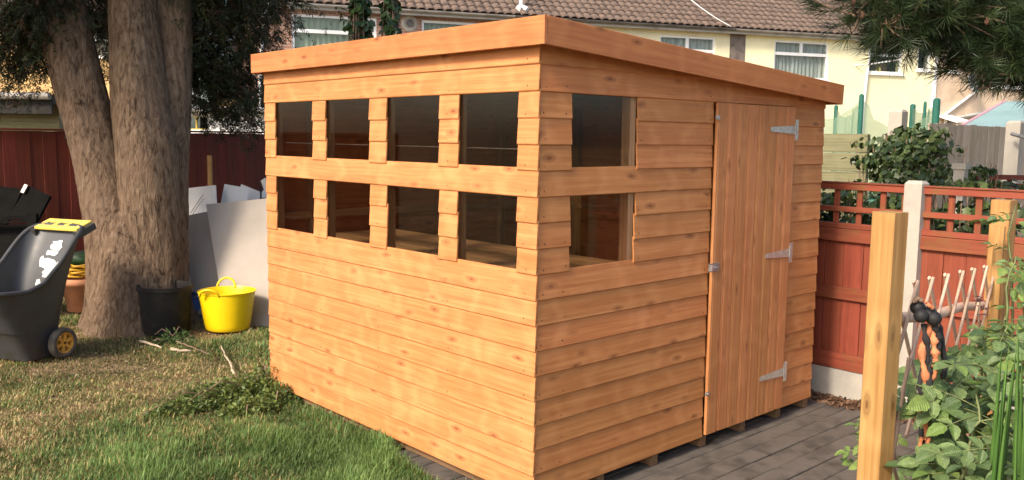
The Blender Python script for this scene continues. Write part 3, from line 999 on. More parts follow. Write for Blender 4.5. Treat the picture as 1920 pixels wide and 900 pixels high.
tops = [0.075, 0.300, 0.497, 0.722, 0.965, 1.178, 1.42, 1.62]
for i, s in enumerate(tops):
    zt = 1.166 - 0.066 * s
    # each lath runs down at a slant until the foot or the end of the trellis
    for sg in (-1, 1):
        ds = 0.44
        if sg < 0:
            ds = min(ds, s + 0.03)
        else:
            ds = min(ds, 1.66 - s)
        if ds > 0.05:
            lath(s - sg * .0015, zt + .004, s + sg * ds, zt - ds * 1.08, 0.006 * sg)
for k_ in range(2):
    s0 = -0.02
    lath(s0, 0.80 - k_ * .235, s0 + 0.30 - k_ * .1, 0.80 - k_ * .235 - 0.33, 0.006)
lath(0.10, 0.99 - .22, -0.035, 0.80 - .1, -0.014)
lath(-0.03, 0.92, 0.10, 0.62, -0.020)
lath(0.16, 0.93, -0.005, 0.50, -0.028)
pole = MB().tube([A0 + TD * s + TN * 0.024 + Vector((0, 0, 1.055 - 0.105 * s + .006 * math.sin(s * 7))) for s in np.linspace(0.02, 1.66, 12)], 0.0185, 12).build('trellis_pole', M['stick'], None, smooth=True)
tag(pole, 'round pale pole laid level along the back of the lath trellis', 'pole')
# small drooping tie at the foot of the near post
toy = thing('rope_toy', 'black rubber knot with orange and black twisted cloth strips hanging on the trellis', 'rope toy', at(1735, 860, 2.66))
mb = MB()
for px, py, rp, dd in ((1721, 577, 14, 2.62), (1727, 592, 13.5, 2.60), (1741, 590, 12, 2.61), (1751, 597, 14, 2.60), (1744, 583, 10, 2.62)):
    c_ = at(px, py, dd)
    rad = rp / FPX * dd
    vs, fs = [], []
    nu, nv = 16, 10
    for j in range(nv + 1):
        th = math.pi * j / nv
        for i in range(nu):
            ph = 2 * math.pi * i / nu
            vs.append(c_ + Vector((math.sin(th) * math.cos(ph), math.sin(th) * math.sin(ph), math.cos(th))) * rad)
    for j in range(nv):
        for i in range(nu):
            fs.append((j * nu + i, (j + 1) * nu + i, (j + 1) * nu + (i + 1) % nu, j * nu + (i + 1) % nu))
    mb.add(vs, fs)
mb.build('rubber_knot', M['rubber'], toy, smooth=True, world=True)


def strip(pix, rad, mat, name, dd=2.62, parent=toy):
    pts = []
    for i in range(len(pix) - 1):
        for k_ in range(5):
            f_ = k_ / 5
            x_ = pix[i][0] * (1 - f_) + pix[i + 1][0] * f_
            y_ = pix[i][1] * (1 - f_) + pix[i + 1][1] * f_
            pts.append(at(x_ + r_.uniform(-1, 1), y_, dd + r_.uniform(-.006, .006)))
    rads = [rad * r_.uniform(.75, 1.2) for _ in pts]
    rads[0] *= .6
    rads[-1] *= .5
    MB().tube(pts, rads, 8).build(name, mat, parent, smooth=True, world=True)


def braid(pix, rad, ph, mat, name, turns=3.0, amp=5.5, dd=2.62):
    """one cloth strip wound round the hanging line through the picture points"""
    n_ = 46
    line = []
    for i in range(n_):
        u = i / (n_ - 1) * (len(pix) - 1)
        a = min(int(u), len(pix) - 2)
        f_ = u - a
        line.append((pix[a][0] * (1 - f_) + pix[a + 1][0] * f_, pix[a][1] * (1 - f_) + pix[a + 1][1] * f_))
    pts_ = [at(x_ + amp * math.cos(ph + turns * 6.283 * i / n_), y_, dd + .008 * math.sin(ph + turns * 6.283 * i / n_)) for i, (x_, y_) in enumerate(line)]
    MB().tube(pts_, [rad * (.95 + .28 * math.sin(i * .9 + ph) + r_.uniform(-.2, .25)) for i in range(n_)], 8).build(name, mat, toy, smooth=True, world=True)


B1 = [(1738, 608), (1734, 660), (1730, 720), (1735, 770), (1732, 820), (1738, 865)]
B2 = [(1752, 605), (1756, 640), (1748, 690), (1738, 735)]
braid(B1, .0100, 0.0, M['rope_o'], 'orange_strip', 2.6)
braid(B1, .0092, 3.1, M['rope_k'], 'black_strip', 2.6)
braid(B2, .0105, 1.0, M['rope_o'], 'orange_strip', 1.3)
braid(B2, .0090, 4.1, M['rope_k'], 'black_strip', 1.3)
strip([(1760, 606), (1768, 650), (1772, 690), (1766, 715)], .0085, M['rope_k'], 'black_strip', 2.66)
strip([(1724, 842), (1728, 822), (1740, 824), (1742, 848), (1746, 866)], .0060, M['rope_o'], 'orange_strip', 2.6)
strip([(1738, 860), (1744, 880), (1738, 888)], .011, M['rope_k'], 'black_strip', 2.63)
strip([(1712, 566), (1722, 560), (1732, 566)], .007, M['twig'], 'knot_end', 2.60)
strip([(1736, 566), (1744, 574), (1752, 580)], .006, M['rope_o'], 'orange_strip', 2.585)

# ================================================================== THE BIG TREE
tree = thing('conifer_tree', 'big three-stemmed conifer with drooping dark sprays, standing on the lawn', 'tree', (0.12, 5.2, GZ))


def stem_rings(path, n_around, n_along, seed):
    """path: [(point, rx)] -> displaced bark tube"""
    P_ = [Vector(a) for a, _ in path]
    Rr = [b for _, b in path]
    vs, fs = [], []
    m_ = len(P_) - 1
    for j in range(n_along + 1):
        u = j / n_along * m_
        i = min(int(u), m_ - 1)
        f_ = u - i
        p0, p1, p2, p3 = P_[max(i - 1, 0)], P_[i], P_[i + 1], P_[min(i + 2, m_)]
        c_ = 0.5 * ((2 * p1) + (p2 - p0) * f_ + (2 * p0 - 5 * p1 + 4 * p2 - p3) * f_ ** 2 + (3 * p1 - p0 - 3 * p2 + p3) * f_ ** 3)
        rad = Rr[i] * (1 - f_) + Rr[i + 1] * f_
        for k_ in range(n_around):
            g_ = 2 * math.pi * k_ / n_around
            cx_, sy2 = math.cos(g_), math.sin(g_)
            z_ = c_.z
            rid = noise.noise((cx_ * 1.1 + seed, sy2 * 1.1, z_ * .45)) * .10
            rid += noise.noise((cx_ * 2.4 + seed, sy2 * 2.4, z_ * .9)) * .05
            f1 = abs(noise.noise((cx_ * 7 + seed * 3 + z_ * .35, sy2 * 7, z_ * 1.5)))
            f2 = abs(noise.noise((cx_ * 15 + seed, sy2 * 15, z_ * 9.0)))
            rid += (f1 - .25) * .055 + (f2 - .25) * .045
            flare = max(0.0, (0.35 - z_)) ** 2 * (0.9 + .8 * math.sin(g_ * 5 + seed))
            q_ = rad * (1 + rid + flare)
            vs.append((c_.x + cx_ * q_, c_.y + sy2 * q_, z_))
    for j in range(n_along):
        for k_ in range(n_around):
            k2 = (k_ + 1) % n_around
            fs.append((j * n_around + k_, j * n_around + k2, (j + 1) * n_around + k2, (j + 1) * n_around + k_))
    return vs, fs


def tp(px, py, dd, half):
    return (at(px, py, dd), half / FPX * dd)


def up_from(last, dx, dy, radii, dz=1.3):
    out = []
    p = Vector(last)
    for rr_ in radii:
        p = p + Vector((dx, dy, dz))
        out.append((p.copy(), rr_))
    return out


left_stem = [(at(226, 625, 7.60), .28), tp(226, 560, 7.60, 58), tp(217, 440, 7.62, 53), tp(186, 300, 7.64, 48), tp(153, 180, 7.64, 48), tp(122, 60, 7.62, 47), tp(100, -40, 7.6, 46)]
left_stem += up_from(left_stem[-1][0], -.30, .12, [.19, .15, .11, .07, .03])
mid_stem = [(at(280, 628, 7.66), .31), tp(280, 560, 7.66, 62), tp(282, 440, 7.66, 58), tp(276, 300, 7.6, 56), tp(262, 180, 7.6, 50), tp(252, 60, 7.6, 43), tp(248, -40, 7.6, 40)]
mid_stem += up_from(mid_stem[-1][0], .02, -.05, [.19, .16, .13, .10, .06, .03])
right_stem = [(at(308, 622, 7.80), .25), tp(306, 560, 7.8, 46), tp(312, 440, 7.8, 38), tp(318, 300, 7.8, 34), tp(322, 180, 7.82, 35), tp(323, 60, 7.85, 36), tp(322, -40, 7.85, 36)]
right_stem += up_from(right_stem[-1][0], .18, .05, [.16, .13, .09, .06, .03])
mb = MB()
foot = [(at(250, 628, 7.60), .33), tp(250, 560, 7.60, 76), tp(247, 480, 7.62, 66), tp(238, 400, 7.66, 50), tp(230, 330, 7.72, 24)]
for st_, sd in ((left_stem, 1.7), (mid_stem, 5.1), (right_stem, 9.3), (foot, 3.3)):
    # depth order lifts each base well into the ground
    st_[0] = (Vector((st_[0][0].x, st_[0][0].y, GZ - .08)), st_[0][1])
    vs, fs = stem_rings(st_, 72, 190, sd)
    mb.add(vs, fs)
trunk = mb.build('trunk', M['bark'], tree, smooth=True, world=True)
# sawn-off branch stubs with their dark scars
for px, py, dd, rp in ((146, 190, 7.42, 4), (89, 57, 7.44, 3), (244, 55, 7.40, 3)):
    c_ = at(px, py, dd)
    d_ = (CAM - c_).normalized()
    MB().tube([c_ - d_ * .05, c_ + d_ * .008, c_ + d_ * .022], [rp / FPX * dd * 1.6, rp / FPX * dd * 1.15, rp / FPX * dd], 12).build('branch_stub', M['bark'], tree, smooth=False, world=True)

# crown: limbs with flat drooping sprays
SPR_V, SPR_F = [], []


def spray_template():
    """flat feathery spray pointing along +X, unit long"""
    v_, f_ = [], []

    def sliver(a, b, w_):
        a, b = Vector(a), Vector(b)
        s_ = (b - a).cross(Vector((0, 0, 1))).normalized() * w_
        n_ = len(v_)
        mid_ = (a + b) / 2
        v_.extend([a, mid_ + s_, b, mid_ - s_])
        f_.append((n_, n_ + 1, n_ + 2, n_ + 3))
    sliver((0, 0, 0), (1, .06, -.16), .022)
    q_ = random.Random(5)
    for i_ in range(7):
        x_ = .05 + i_ * .13 + q_.uniform(-.04, .04)
        for sgn in (-1, 1):
            l_ = (.50 - i_ * .04) * q_.uniform(.5, 1.2)
            e_ = (x_ + l_ * q_.uniform(.45, .95), sgn * l_ * q_.uniform(.4, .9), -.12 * x_ + q_.uniform(-.22, .12))
            sliver((x_, 0, -.12 * x_ * x_), e_, q_.uniform(.02, .045))
    return np.array([tuple(q_) for q_ in v_]), np.array(f_)


sv, sf = spray_template()
limbs = MB()
ST, SD_, SS = [], [], []


def limb(p0, p1, r0, n_spray, size, sag=.25, spread=.22):
    p0, p1 = Vector(p0), Vector(p1)
    L = (p1 - p0).length
    pts = []
    for i_ in range(8):
        f_ = i_ / 7
        p = p0.lerp(p1, f_) + Vector((0, 0, sag * L * .5 * (f_ - f_ * f_)))
        p += Vector((r_.uniform(-1, 1), r_.uniform(-1, 1), r_.uniform(-1, 1))) * .03 * L * (0.2 + f_) * .4
        pts.append(p)
    limbs.tube(pts, [max(.004, r0 * (1 - .85 * i_ / 7)) for i_ in range(8)], 6, False)
    dirv = (p1 - p0).normalized()
    for _ in range(n_spray):
        f_ = r_.random() ** .6
        u = f_ * 6.99
        i_ = int(u)
        p = pts[i_].lerp(pts[i_ + 1], u - i_)
        off = Vector((r_.gauss(0, 1), r_.gauss(0, 1), r_.gauss(-.35, .8))) * spread * (0.35 + .65 * f_)
        ST.append(p + off)
        dd_ = dirv * .6 + Vector((r_.gauss(0, .6), r_.gauss(0, .6), r_.gauss(-.45, .35)))
        SD_.append(dd_)
        SS.append(size * r_.uniform(.6, 1.35))
        if r_.random() < .18:
            limbs.tube([p, p + off * .6 + Vector((0, 0, .01)), p + off], [.004, .003, .002], 4, False)


def stem_pt(path, z_):
    for (a, _), (b, _) in zip(path[:-1], path[1:]):
        if a.z <= z_ <= b.z:
            return a.lerp(b, (z_ - a.z) / (b.z - a.z))
    return path[-1][0]


# sprays hanging in front of the house at the shed's left
for px, py, dd, ns, sp in ((420, 40, 8.2, 120, .26), (480, 20, 8.3, 110, .24), (540, 6, 8.4, 60, .15), (385, 10, 8.0, 130, .26), (455, 64, 8.5, 90, .16), (395, 125, 8.6, 150, .20), (440, 165, 8.6, 170, .22), (480, 150, 8.8, 160, .22),
                           (470, 205, 8.7, 190, .20), (430, 125, 8.8, 130, .18), (500, 190, 8.9, 130, .18), (380, 170, 9.0, 90, .18), (455, 95, 8.6, 110, .16), (490, 100, 8.6, 90, .15), (500, 235, 8.9, 70, .12), (450, 228, 8.7, 60, .12),
                           (510, 75, 8.5, 45, .10), (370, 30, 8.3, 90, .2), (410, 5, 8.3, 110, .2), (470, -5, 8.3, 110, .18), (520, 0, 8.4, 80, .14), (365, 85, 8.6, 50, .10), (400, 150, 8.5, 120, .16), (480, 180, 8.6, 110, .16)):
    tgt = at(px, py, dd)
    base = stem_pt(right_stem, min(max(tgt.z + r_.uniform(.1, .7), 1.9), 4.0))
    limb(base, tgt, .022, int(ns * 1.6), .10, .15, sp)
# sprays at the left edge of the picture
for px, py, dd, ns, sp in ((20, 20, 7.4, 260, .28), (30, -15, 7.3, 200, .26), (75, -10, 7.3, 150, .2), (30, 60, 7.4, 180, .22), (60, 40, 7.5, 150, .22), (10, 80, 7.5, 160, .24), (40, 95, 7.7, 130, .20), (5, 135, 7.8, 110, .18), (85, 110, 7.9, 60, .12), (-60, 60, 7.5, 170, .3), (60, 0, 7.3, 110, .2), (-50, 120, 7.7, 120, .2)):
    tgt = at(px, py, dd)
    base = stem_pt(left_stem, min(max(tgt.z + r_.uniform(.1, .5), 2.2), 4.0))
    limb(base, tgt, .022, int(ns * 1.6), .10, .15, sp)
# between the stems, behind them
for px, py, dd, ns, sp in ((180, 20, 8.6, 110, .16), (195, 60, 8.8, 30, .10), (190, 115, 8.8, 70, .12), (170, 30, 8.2, 80, .14), (205, 140, 8.9, 30, .08)):
    limb(stem_pt(mid_stem, 2.4), at(px, py, dd), .015, int(ns * 1.5), .10, .1, sp)
# the rest of the crown, higher up and out of the picture
for path, zmax in ((left_stem, 8.6), (mid_stem, 10.0), (right_stem, 8.6)):
    z_ = 3.1
    while z_ < zmax:
        a_ = r_.uniform(0, 2 * math.pi)
        if z_ < 4.1 and math.cos(a_) < -.2:  # low sun-side limbs left out so sun reaches the lower trunk
            z_ += .05
            continue
        L = (2.7 - (z_ - 3.0) * .30) * r_.uniform(.7, 1.15)
        L = max(.5, L)
        if math.cos(a_) * RT.x + math.sin(a_) * RT.y > .2:
            L *= .45 if z_ < 5 else .8
        b_ = stem_pt(path, z_)
        limb(b_, b_ + Vector((math.cos(a_) * L, math.sin(a_) * L, -L * r_.uniform(.02, .22))), .03, int(150 * L), .15, .3, .30)
        z_ += .16
for k in range(40):
    # extra limbs added out of view on the sun side to shade the stems
    a_ = math.pi + r_.uniform(-.75, .75)
    z_ = r_.uniform(4.2, 6.6)
    b_ = stem_pt(left_stem if k % 2 else mid_stem, z_)
    L = r_.uniform(1.8, 3.1)
    limb(b_, b_ + Vector((math.cos(a_) * L, math.sin(a_) * L, -L * r_.uniform(.0, .10))), .03, int(130 * L), .16, .3, .32)
limbs.build('limb', M['bark'], tree, smooth=True, world=True)
n = len(ST)
T = np.array([tuple(a) for a in ST])
Dn = np.array([tuple(a) for a in SD_])
upv = np.tile((0, 0, 1.0), (n, 1)) + RNG.normal(size=(n, 3)) * .45
tip = RNG.uniform(0, 1, (n, 1))
col = np.array((0.018, 0.024, 0.010)) * (1 - tip) + np.array((0.038, 0.050, 0.018)) * tip
brown = RNG.uniform(0, 1, n) < .12
col[brown] = np.array((0.07, 0.04, 0.022))
put('crown', scatter_mesh('crown', sv, sf, T, frames_np(Dn, upv), np.array(SS) * 1.15, col), M['conifer'], tree, world=True)


# ================================================================== BENCH INSIDE THE SHED
bench = thing('potting_bench', 'long planked bench seen through the panes inside the shed', 'bench', (0.5, 1.2, 0.055))
for i in range(7):
    beam('bench_board', (0.125 + i * 0.118, 0.075, 0.946), (0.125 + i * 0.118, 2.36, 0.946), 0.018, 0.114, M['floor'], bench)
for xc in (0.12, 0.83):
    for yc in (0.11, 1.2, 2.33):
        beam('leg', (xc, yc, 0.055), (xc, yc, 0.936), 0.045, 0.045, M['stud'], bench, up=(1, 0, 0))
beam('bench_rail', (0.875, 0.08, 0.915), (0.875, 2.35, 0.915), 0.04, 0.02, M['stud'], bench)

# ================================================================== YARD CART
CW = Vector((0.453, -0.891, 0)).normalized()       # across, towards the camera side
CF = Vector((-0.891, -0.453, 0)).normalized()      # forwards
wheel_c = hit(122, 642, 'z', 0.055) - CW * 0.02
CO = Vector((wheel_c.x, wheel_c.y, GZ)) - CW * 0.29   # under the axle, middle of the cart
cart = thing('yard_cart', 'charcoal plastic yard cart with yellow grip and yellow-spoked wheels', 'cart', CO)


def cp(a, b, z_):
    return CO + CF * a + CW * b + Vector((0, 0, z_))


def sstep(x):
    x = max(0.0, min(1.0, x))
    return x * x * (3 - 2 * x)


def cart_shape(tt, ang, inset=0.0):
    """tt 0 bottom .. 1 rim, ang around"""
    e = 0.42
    ca, sa = math.cos(ang), math.sin(ang)
    u = math.copysign(abs(ca) ** e, ca)
    v_ = math.copysign(abs(sa) ** e, sa)
    front = 0.235 + 0.30 * tt ** 1.1
    back = -0.050 - 0.030 * tt - 0.20 * tt ** 2.2
    hw = 0.215 + 0.062 * tt ** .8
    step_ = 0.012 if tt > 0.42 else 0.0           # the moulded ledge
    front += step_
    hw += step_ * .7
    a = (front + back) / 2 + u * ((front - back) / 2 - inset)
    b = v_ * (hw - inset)
    rim = 0.53 + 0.39 * sstep((-u + .35) / 1.35) ** 1.25 + 0.02 * u * u
    z0_ = 0.012 + inset
    z_ = z0_ + (rim - z0_) * tt
    # the back wall leans out as it rises
    return a - (0.04 * tt if u < 0 else 0) * abs(u), b, z_


NA, NT = 48, 16
mb = MB()
for ins, flip in ((0.0, False), (0.014, True)):
    base_n = len(mb.v)
    lv = [i / NT for i in range(NT + 1)]
    lv.insert(8, 0.419)
    lv.insert(9, 0.421)
    lv.sort()
    for tt in lv:
        for k in range(NA):
            a, b, z_ = cart_shape(tt, 2 * math.pi * k / NA, ins)
            mb.v.append(tuple(cp(a, b, z_)))
    for i in range(len(lv) - 1):
        for k in range(NA):
            k2 = (k + 1) % NA
            q = (base_n + i * NA + k, base_n + i * NA + k2, base_n + (i + 1) * NA + k2, base_n + (i + 1) * NA + k)
            mb.f.append(q if not flip else q[::-1])
    mb.f.append(tuple(base_n + k for k in (range(NA - 1, -1, -1) if not flip else range(NA))))
tub = mb.build('tub', M['cartplastic'], cart, smooth=True, world=True)
tub.data.set_sharp_from_angle(angle=math.radians(38))
rim = [cp(*cart_shape(1.0, 2 * math.pi * k / 96, 0.004)) for k in range(97)]
MB().tube(rim, 0.017, 10, False).build('rim', M['cartplastic'], cart, smooth=True, world=True)
# flared shoulder behind the handle
ha, hb, hz_ = cart_shape(1.0, math.pi, 0)
for b0, b1 in ((-0.25, -0.195), (0.195, 0.25)):
    mb = MB().slab([cp(ha + 0.10, b0, hz_ - 0.035), cp(ha + 0.10, b1, hz_ - 0.035), cp(ha - 0.06, b1, hz_ + 0.025), cp(ha - 0.06, b0, hz_ + 0.025)], 0.05)
    mb.build('handle_bracket', M['cartplastic'], cart, world=True)
# yellow grip with three openings
mb = MB()


def gp(a, b, h):
    """on the sloping top of the handle"""
    return cp(ha + 0.085 - a, b, hz_ - 0.018 + a * 0.36 + h)


def gbar(a0, a1, b0, b1):
    q = [gp(a0, b0, .006), gp(a0, b1, .006), gp(a1, b1, .006), gp(a1, b0, .006)]
    mb.slab(q, 0.022)


gbar(0.0, 0.045, -0.215, 0.215)
gbar(0.105, 0.150, -0.215, 0.215)
for b0, b1 in ((-0.215, -0.165), (-0.08, -0.035), (0.035, 0.08), (0.165, 0.215)):
    gbar(0.045, 0.105, b0, b1)
grip = mb.build('grip', M['yellowgrip'], cart, world=True)
bv_ = grip.modifiers.new('soft', 'BEVEL')
bv_.width = 0.004
bv_.segments = 2
# paint spilled down the inside of the back
def splat(a0, t0, blobs, name):
    mb = MB()
    for da, dt, rad in blobs:
        n_ = 14
        base_n = len(mb.v)
        ring = []
        for k in range(n_):
            rr_ = rad * r_.uniform(.7, 1.25)
            g_ = 2 * math.pi * k / n_
            ang = math.pi + a0 + da + math.cos(g_) * rr_
            ring.append(cp(*[x_ for x_ in cart_shape(min(.97, t0 + dt + math.sin(g_) * rr_ * .8), ang, 0.0175)]))
        cc_ = cp(*cart_shape(t0 + dt, math.pi + a0 + da, 0.019))
        mb.add([cc_] + ring, [(0, 1 + k, 1 + (k + 1) % n_) for k in range(n_)])
    mb.build(name, M['whitepaint'], cart, world=True)


splat(-.05, .66, [(0, 0, .06), (.07, .03, .06), (.12, .05, .05), (-.05, -.03, .05), (.03, -.04, .045), (.10, -.13, .045), (.06, -.17, .05)], 'paint_splash')
splat(-.02, .83, [(0, 0, .035), (.02, -.05, .028), (.0, .04, .022)], 'paint_splash')
# wheels
for sgn in (1, -1):
    wc = CO + CW * (0.29 * sgn - 0.004) + Vector((0, 0, 0.112))
    Rw = Matrix((CF, CW.cross(CF) * -1, CW * 1.0)).transposed()
    if Rw.determinant() < 0:
        Rw = Matrix((CF, CW.cross(CF), CW)).transposed()
    prof = [(0.078, -0.030), (0.100, -0.032), (0.110, -0.022), (0.1125, 0.0), (0.110, 0.022), (0.100, 0.032), (0.078, 0.030), (0.076, 0.0)]
    wh = MB().lathe(prof, 40, closed=True).build('wheel', M['tyre'], cart, wc, Rw, smooth=True, world=True)
    rimp = [(0.079, -0.026), (0.079, 0.026), (0.070, 0.026), (0.066, 0.006), (0.066, -0.006), (0.070, -0.026)]
    MB().lathe(rimp, 40, closed=True).build('wheel_rim', M['yellowhub'], wh, wc, Rw, world=True)
    mb = MB()
    for k in range(6):
        g_ = 2 * math.pi * k / 6 + .3
        c_, s_ = math.cos(g_), math.sin(g_)
        pts_ = []
        for rr_, hw in ((0.018, .0105), (0.069, .013)):
            for zz_ in (-.014, .014):
                for sd in (-1, 1):
                    pts_.append((c_ * rr_ - s_ * hw * sd, s_ * rr_ + c_ * hw * sd, zz_ + .004 * sgn))
        mb.add(pts_, [(0, 1, 3, 2), (4, 6, 7, 5), (0, 4, 5, 1), (2, 3, 7, 6), (0, 2, 6, 4), (1, 5, 7, 3)])
    mb.build('spokes', M['yellowhub'], wh, wc, Rw, world=True)
    MB().lathe([(0.0, 0.024), (0.012, 0.024), (0.013, 0.02), (0.024, 0.02), (0.026, 0.012), (0.026, -0.02), (0, -0.02)], 24).build('hub', M['yellowhub'], wh, wc, Rw, world=True)
    MB().lathe([(0.0, 0.0265), (0.009, 0.026), (0.009, 0.018)], 14).build('axle_end', M['blackplastic'], wh, wc, Rw, world=True)

# ================================================================== TUBS AND POTS
tc_ = (hit(379, 622, 'z', GZ) + hit(458, 622, 'z', GZ)) / 2
tc_ += Vector((FW.x, FW.y, 0)).normalized() * 0.12
trug = thing('tub_trug', 'bright yellow flexible garden tub with loop handles on the grass', 'tub', (tc_.x, tc_.y, GZ))
Rz = Matrix.Rotation(math.atan2(RT.y, RT.x), 3, 'Z')
H = 0.325
prof = [(0.0, 0.0), (0.165, 0.0), (0.176, 0.010)] + [(0.176 + 0.052 * (i / 10) ** .9, 0.012 + (H - 0.012) * i / 10) for i in range(1, 11)]
prof += [(0.236, H + 0.001), (0.237, H + 0.008), (0.228, H + 0.010), (0.222, H)]
prof += [(0.222 - 0.052 * (1 - i / 10) ** .9, 0.016 + (H - 0.016) * i / 10) for i in range(9, -1, -1)] + [(0.0, 0.014)]
MB().lathe(prof, 56, 1.03, .97).build('tub_body', M['yellow'], trug, (0, 0, 0), Rz, smooth=True)
bpy.data.objects['tub_body'].data.set_sharp_from_angle(angle=math.radians(45))
for sgn, tilt, hh in ((1, .25, .085), (-1, .35, .060)):
    pts_ = []
    for i in range(17):
        g_ = math.pi * i / 16
        pts_.append(Vector((-0.075 + 0.080 * math.cos(g_), sgn * (0.215 + tilt * 0.10 * math.sin(g_)), H - .008 + hh * math.sin(g_))))
    MB().tube([Rz @ q_ for q_ in pts_], 0.0105, 10).build('handle', M['yellow'], trug, smooth=True)

pc = (hit(252, 628, 'z', GZ) + hit(346, 628, 'z', GZ)) / 2 + Vector((FW.x, FW.y, 0)).normalized() * 0.15
pot = thing('plant_pot', 'large empty black plastic plant pot at the foot of the tree', 'plant pot', (pc.x, pc.y, GZ))
prof = [(0.0, 0.0), (0.188, 0.0), (0.192, 0.01), (0.212, 0.36), (0.224, 0.362), (0.224, 0.395), (0.214, 0.397), (0.206, 0.36), (0.184, 0.03), (0.0, 0.03)]
MB().lathe(prof, 48).build('pot_body', M['blackplastic'], pot, smooth=True)
bpy.data.objects['pot_body'].data.set_sharp_from_angle(angle=math.radians(35))
MB().lathe([(0, .05), (.1, .07), (.187, .05)], 32).build('compost', M['mulch'], pot, smooth=True)

tpc = at(160, 583, 8.25)
tpot = thing('terracotta_pot', 'terracotta pot behind the yard cart against the trunk', 'plant pot', (tpc.x, tpc.y, GZ))
prof = [(0.0, 0.0), (0.15, 0.0), (0.19, 0.25), (0.21, 0.25), (0.215, 0.31), (0.2, 0.315), (0.18, 0.25), (0.14, 0.03), (0.0, 0.03)]
MB().lathe(prof, 40).build('pot_body', M['terracotta'], tpot, smooth=True)
coil = []
for i in range(260):
    g_ = i * .16
    coil.append(Vector((tpc.x + (.165 + .03 * math.sin(i * .37)) * math.cos(g_), tpc.y + (.165 + .03 * math.sin(i * .37)) * math.sin(g_), GZ + .325 + i * .00052 + .006 * math.sin(i * .9))))
o = MB().tube(coil, 0.0105, 7).build('hose', M['hose'], smooth=True)
tag(o, 'coiled yellow hose lying on top of the terracotta pot', 'hose')
# sack on the hose
bp = at(158, 486, 8.3)
vs, fs = [], []
for j in range(9):
    th = math.pi * j / 8
    for i in range(14):
        ph = 2 * math.pi * i / 14
        q_ = Vector((math.sin(th) * math.cos(ph) * .15, math.sin(th) * math.sin(ph) * .12, math.cos(th) * .085))
        q_ *= 1 + .28 * noise.noise(q_ * 14)
        vs.append(bp + q_)
for j in range(8):
    for i in range(14):
        fs.append((j * 14 + i, (j + 1) * 14 + i, (j + 1) * 14 + (i + 1) % 14, j * 14 + (i + 1) % 14))
tag(MB().add(vs, fs).build('sack', M['bag'], smooth=True), 'crumpled green and black sack on the hose coil', 'sack')

# blue can half hidden behind the yellow tub
bc = at(367, 585, 8.0)
bcan = thing('blue_can', 'blue plastic can in the gap behind the yellow tub', 'can', (bc.x, bc.y, GZ))
MB().prism([(-.06, -.10), (.06, -.10), (.075, -.08), (.075, .08), (.06, .10), (-.06, .10), (-.075, .08), (-.075, -.08)], 0, .17).build('can_body', M['blue'], bcan)
MB().tube([(0, -.06, .16), (0, -.05, .215), (0, .05, .215), (0, .06, .16)], .012, 8).build('handle', M['blue'], bcan)
MB().lathe([(.03, .165), (.03, .2), (0, .2)], 16).build('cap', M['blackplastic'], bcan, (.045, .07, 0))

# ================================================================== SHEETS LEANING BY THE SHED
def sheet(name, label, corners, th, mat, group):
    """corners as (px, py, depth), clockwise from top left in the picture"""
    q = [at(*c_) for c_ in corners]
    o = MB().slab([q[3], q[2], q[1], q[0]], th).build(name, mat)
    return tag(o, label, 'sheet', group)


GS = 'boards stacked between the tree and the shed'
sheet('grey_sheet', 'largest grey sheet, leaning beside the shed wall', [(386, 383, 8.15), (560, 366, 8.05), (560, 612, 7.62), (424, 612, 7.72)], .012, M['greyboard'], GS)
sheet('grey_sheet', 'middle grey sheet fanned out behind the yellow tub', [(330, 408, 8.32), (392, 396, 8.26), (428, 590, 7.86), (372, 590, 7.9)], .012, M['brownsheet'], GS)
sheet('grey_sheet', 'lowest grey sheet slanting down beside the trunk', [(318, 415, 8.5), (352, 446, 8.44), (432, 578, 8.0), (345, 545, 8.2)], .012, M['greyboard'], GS)
sheet('white_board', 'white board nearest the trunk with a wire hook on it', [(350, 353, 8.8), (404, 347, 8.75), (411, 470, 8.5), (360, 470, 8.55)], .015, M['whiteboard'], GS)
sheet('white_board', 'white board tilted left, second from the trunk', [(421, 345, 8.85), (466, 353, 8.8), (452, 470, 8.55), (398, 460, 8.6)], .015, M['whiteboard'], GS)
sheet('white_board', 'narrow white board third from the trunk', [(452, 345, 9.1), (494, 362, 9.0), (470, 470, 8.8), (430, 465, 8.9)], .015, M['whiteboard'], GS)
sheet('white_board', 'white board with a sloping edge fourth from the trunk', [(497, 352, 8.95), (509, 366, 8.9), (509, 470, 8.7), (446, 420, 8.75)], .015, M['whiteboard'], GS)
sheet('white_board', 'white corner piece showing right against the shed', [(489, 339, 9.25), (497, 333, 9.2), (530, 345, 9.2), (530, 460, 8.95)], .015, M['whiteboard'], GS)
tag(beam('stake', at(398, 480, 9.15), at(393, 292, 9.3), .045, .03, M['post'], None, up=RT), 'pale wooden stake standing up against the dark red fence', 'stake')
o = MB().tube([at(489, 392, 8.66), at(489, 350, 8.74), at(489, 372, 8.7), at(505, 373, 8.66)], .009, 6).build('metal_bracket', M['blackplastic'])
tag(o, 'small black metal bracket standing on the white boards', 'bracket')
mb = MB()
mb.tube([at(357, 400, 8.62), at(377, 370, 8.70), at(381, 365, 8.70)], .004, 5)
mb.tube([at(361, 402, 8.60), at(381, 372, 8.68)], .004, 5)
tag(mb.build('wire_hook', M['dullsteel']), 'bent wire hook hanging on the first white board', 'hook')

# ================================================================== BLACK TABLE PIECES BY THE LEFT EDGE
tb = thing('folded_table', 'black folded table with a metal edge propped on the red fence at the left edge', 'table', at(20, 575, 7.85))
def tslab(corners, th, mat, name):
    q = [at(c_[0], c_[1], c_[2] - .85) for c_ in corners]
    return MB().slab([q[3], q[2], q[1], q[0]], th).build(name, mat, tb, world=True)


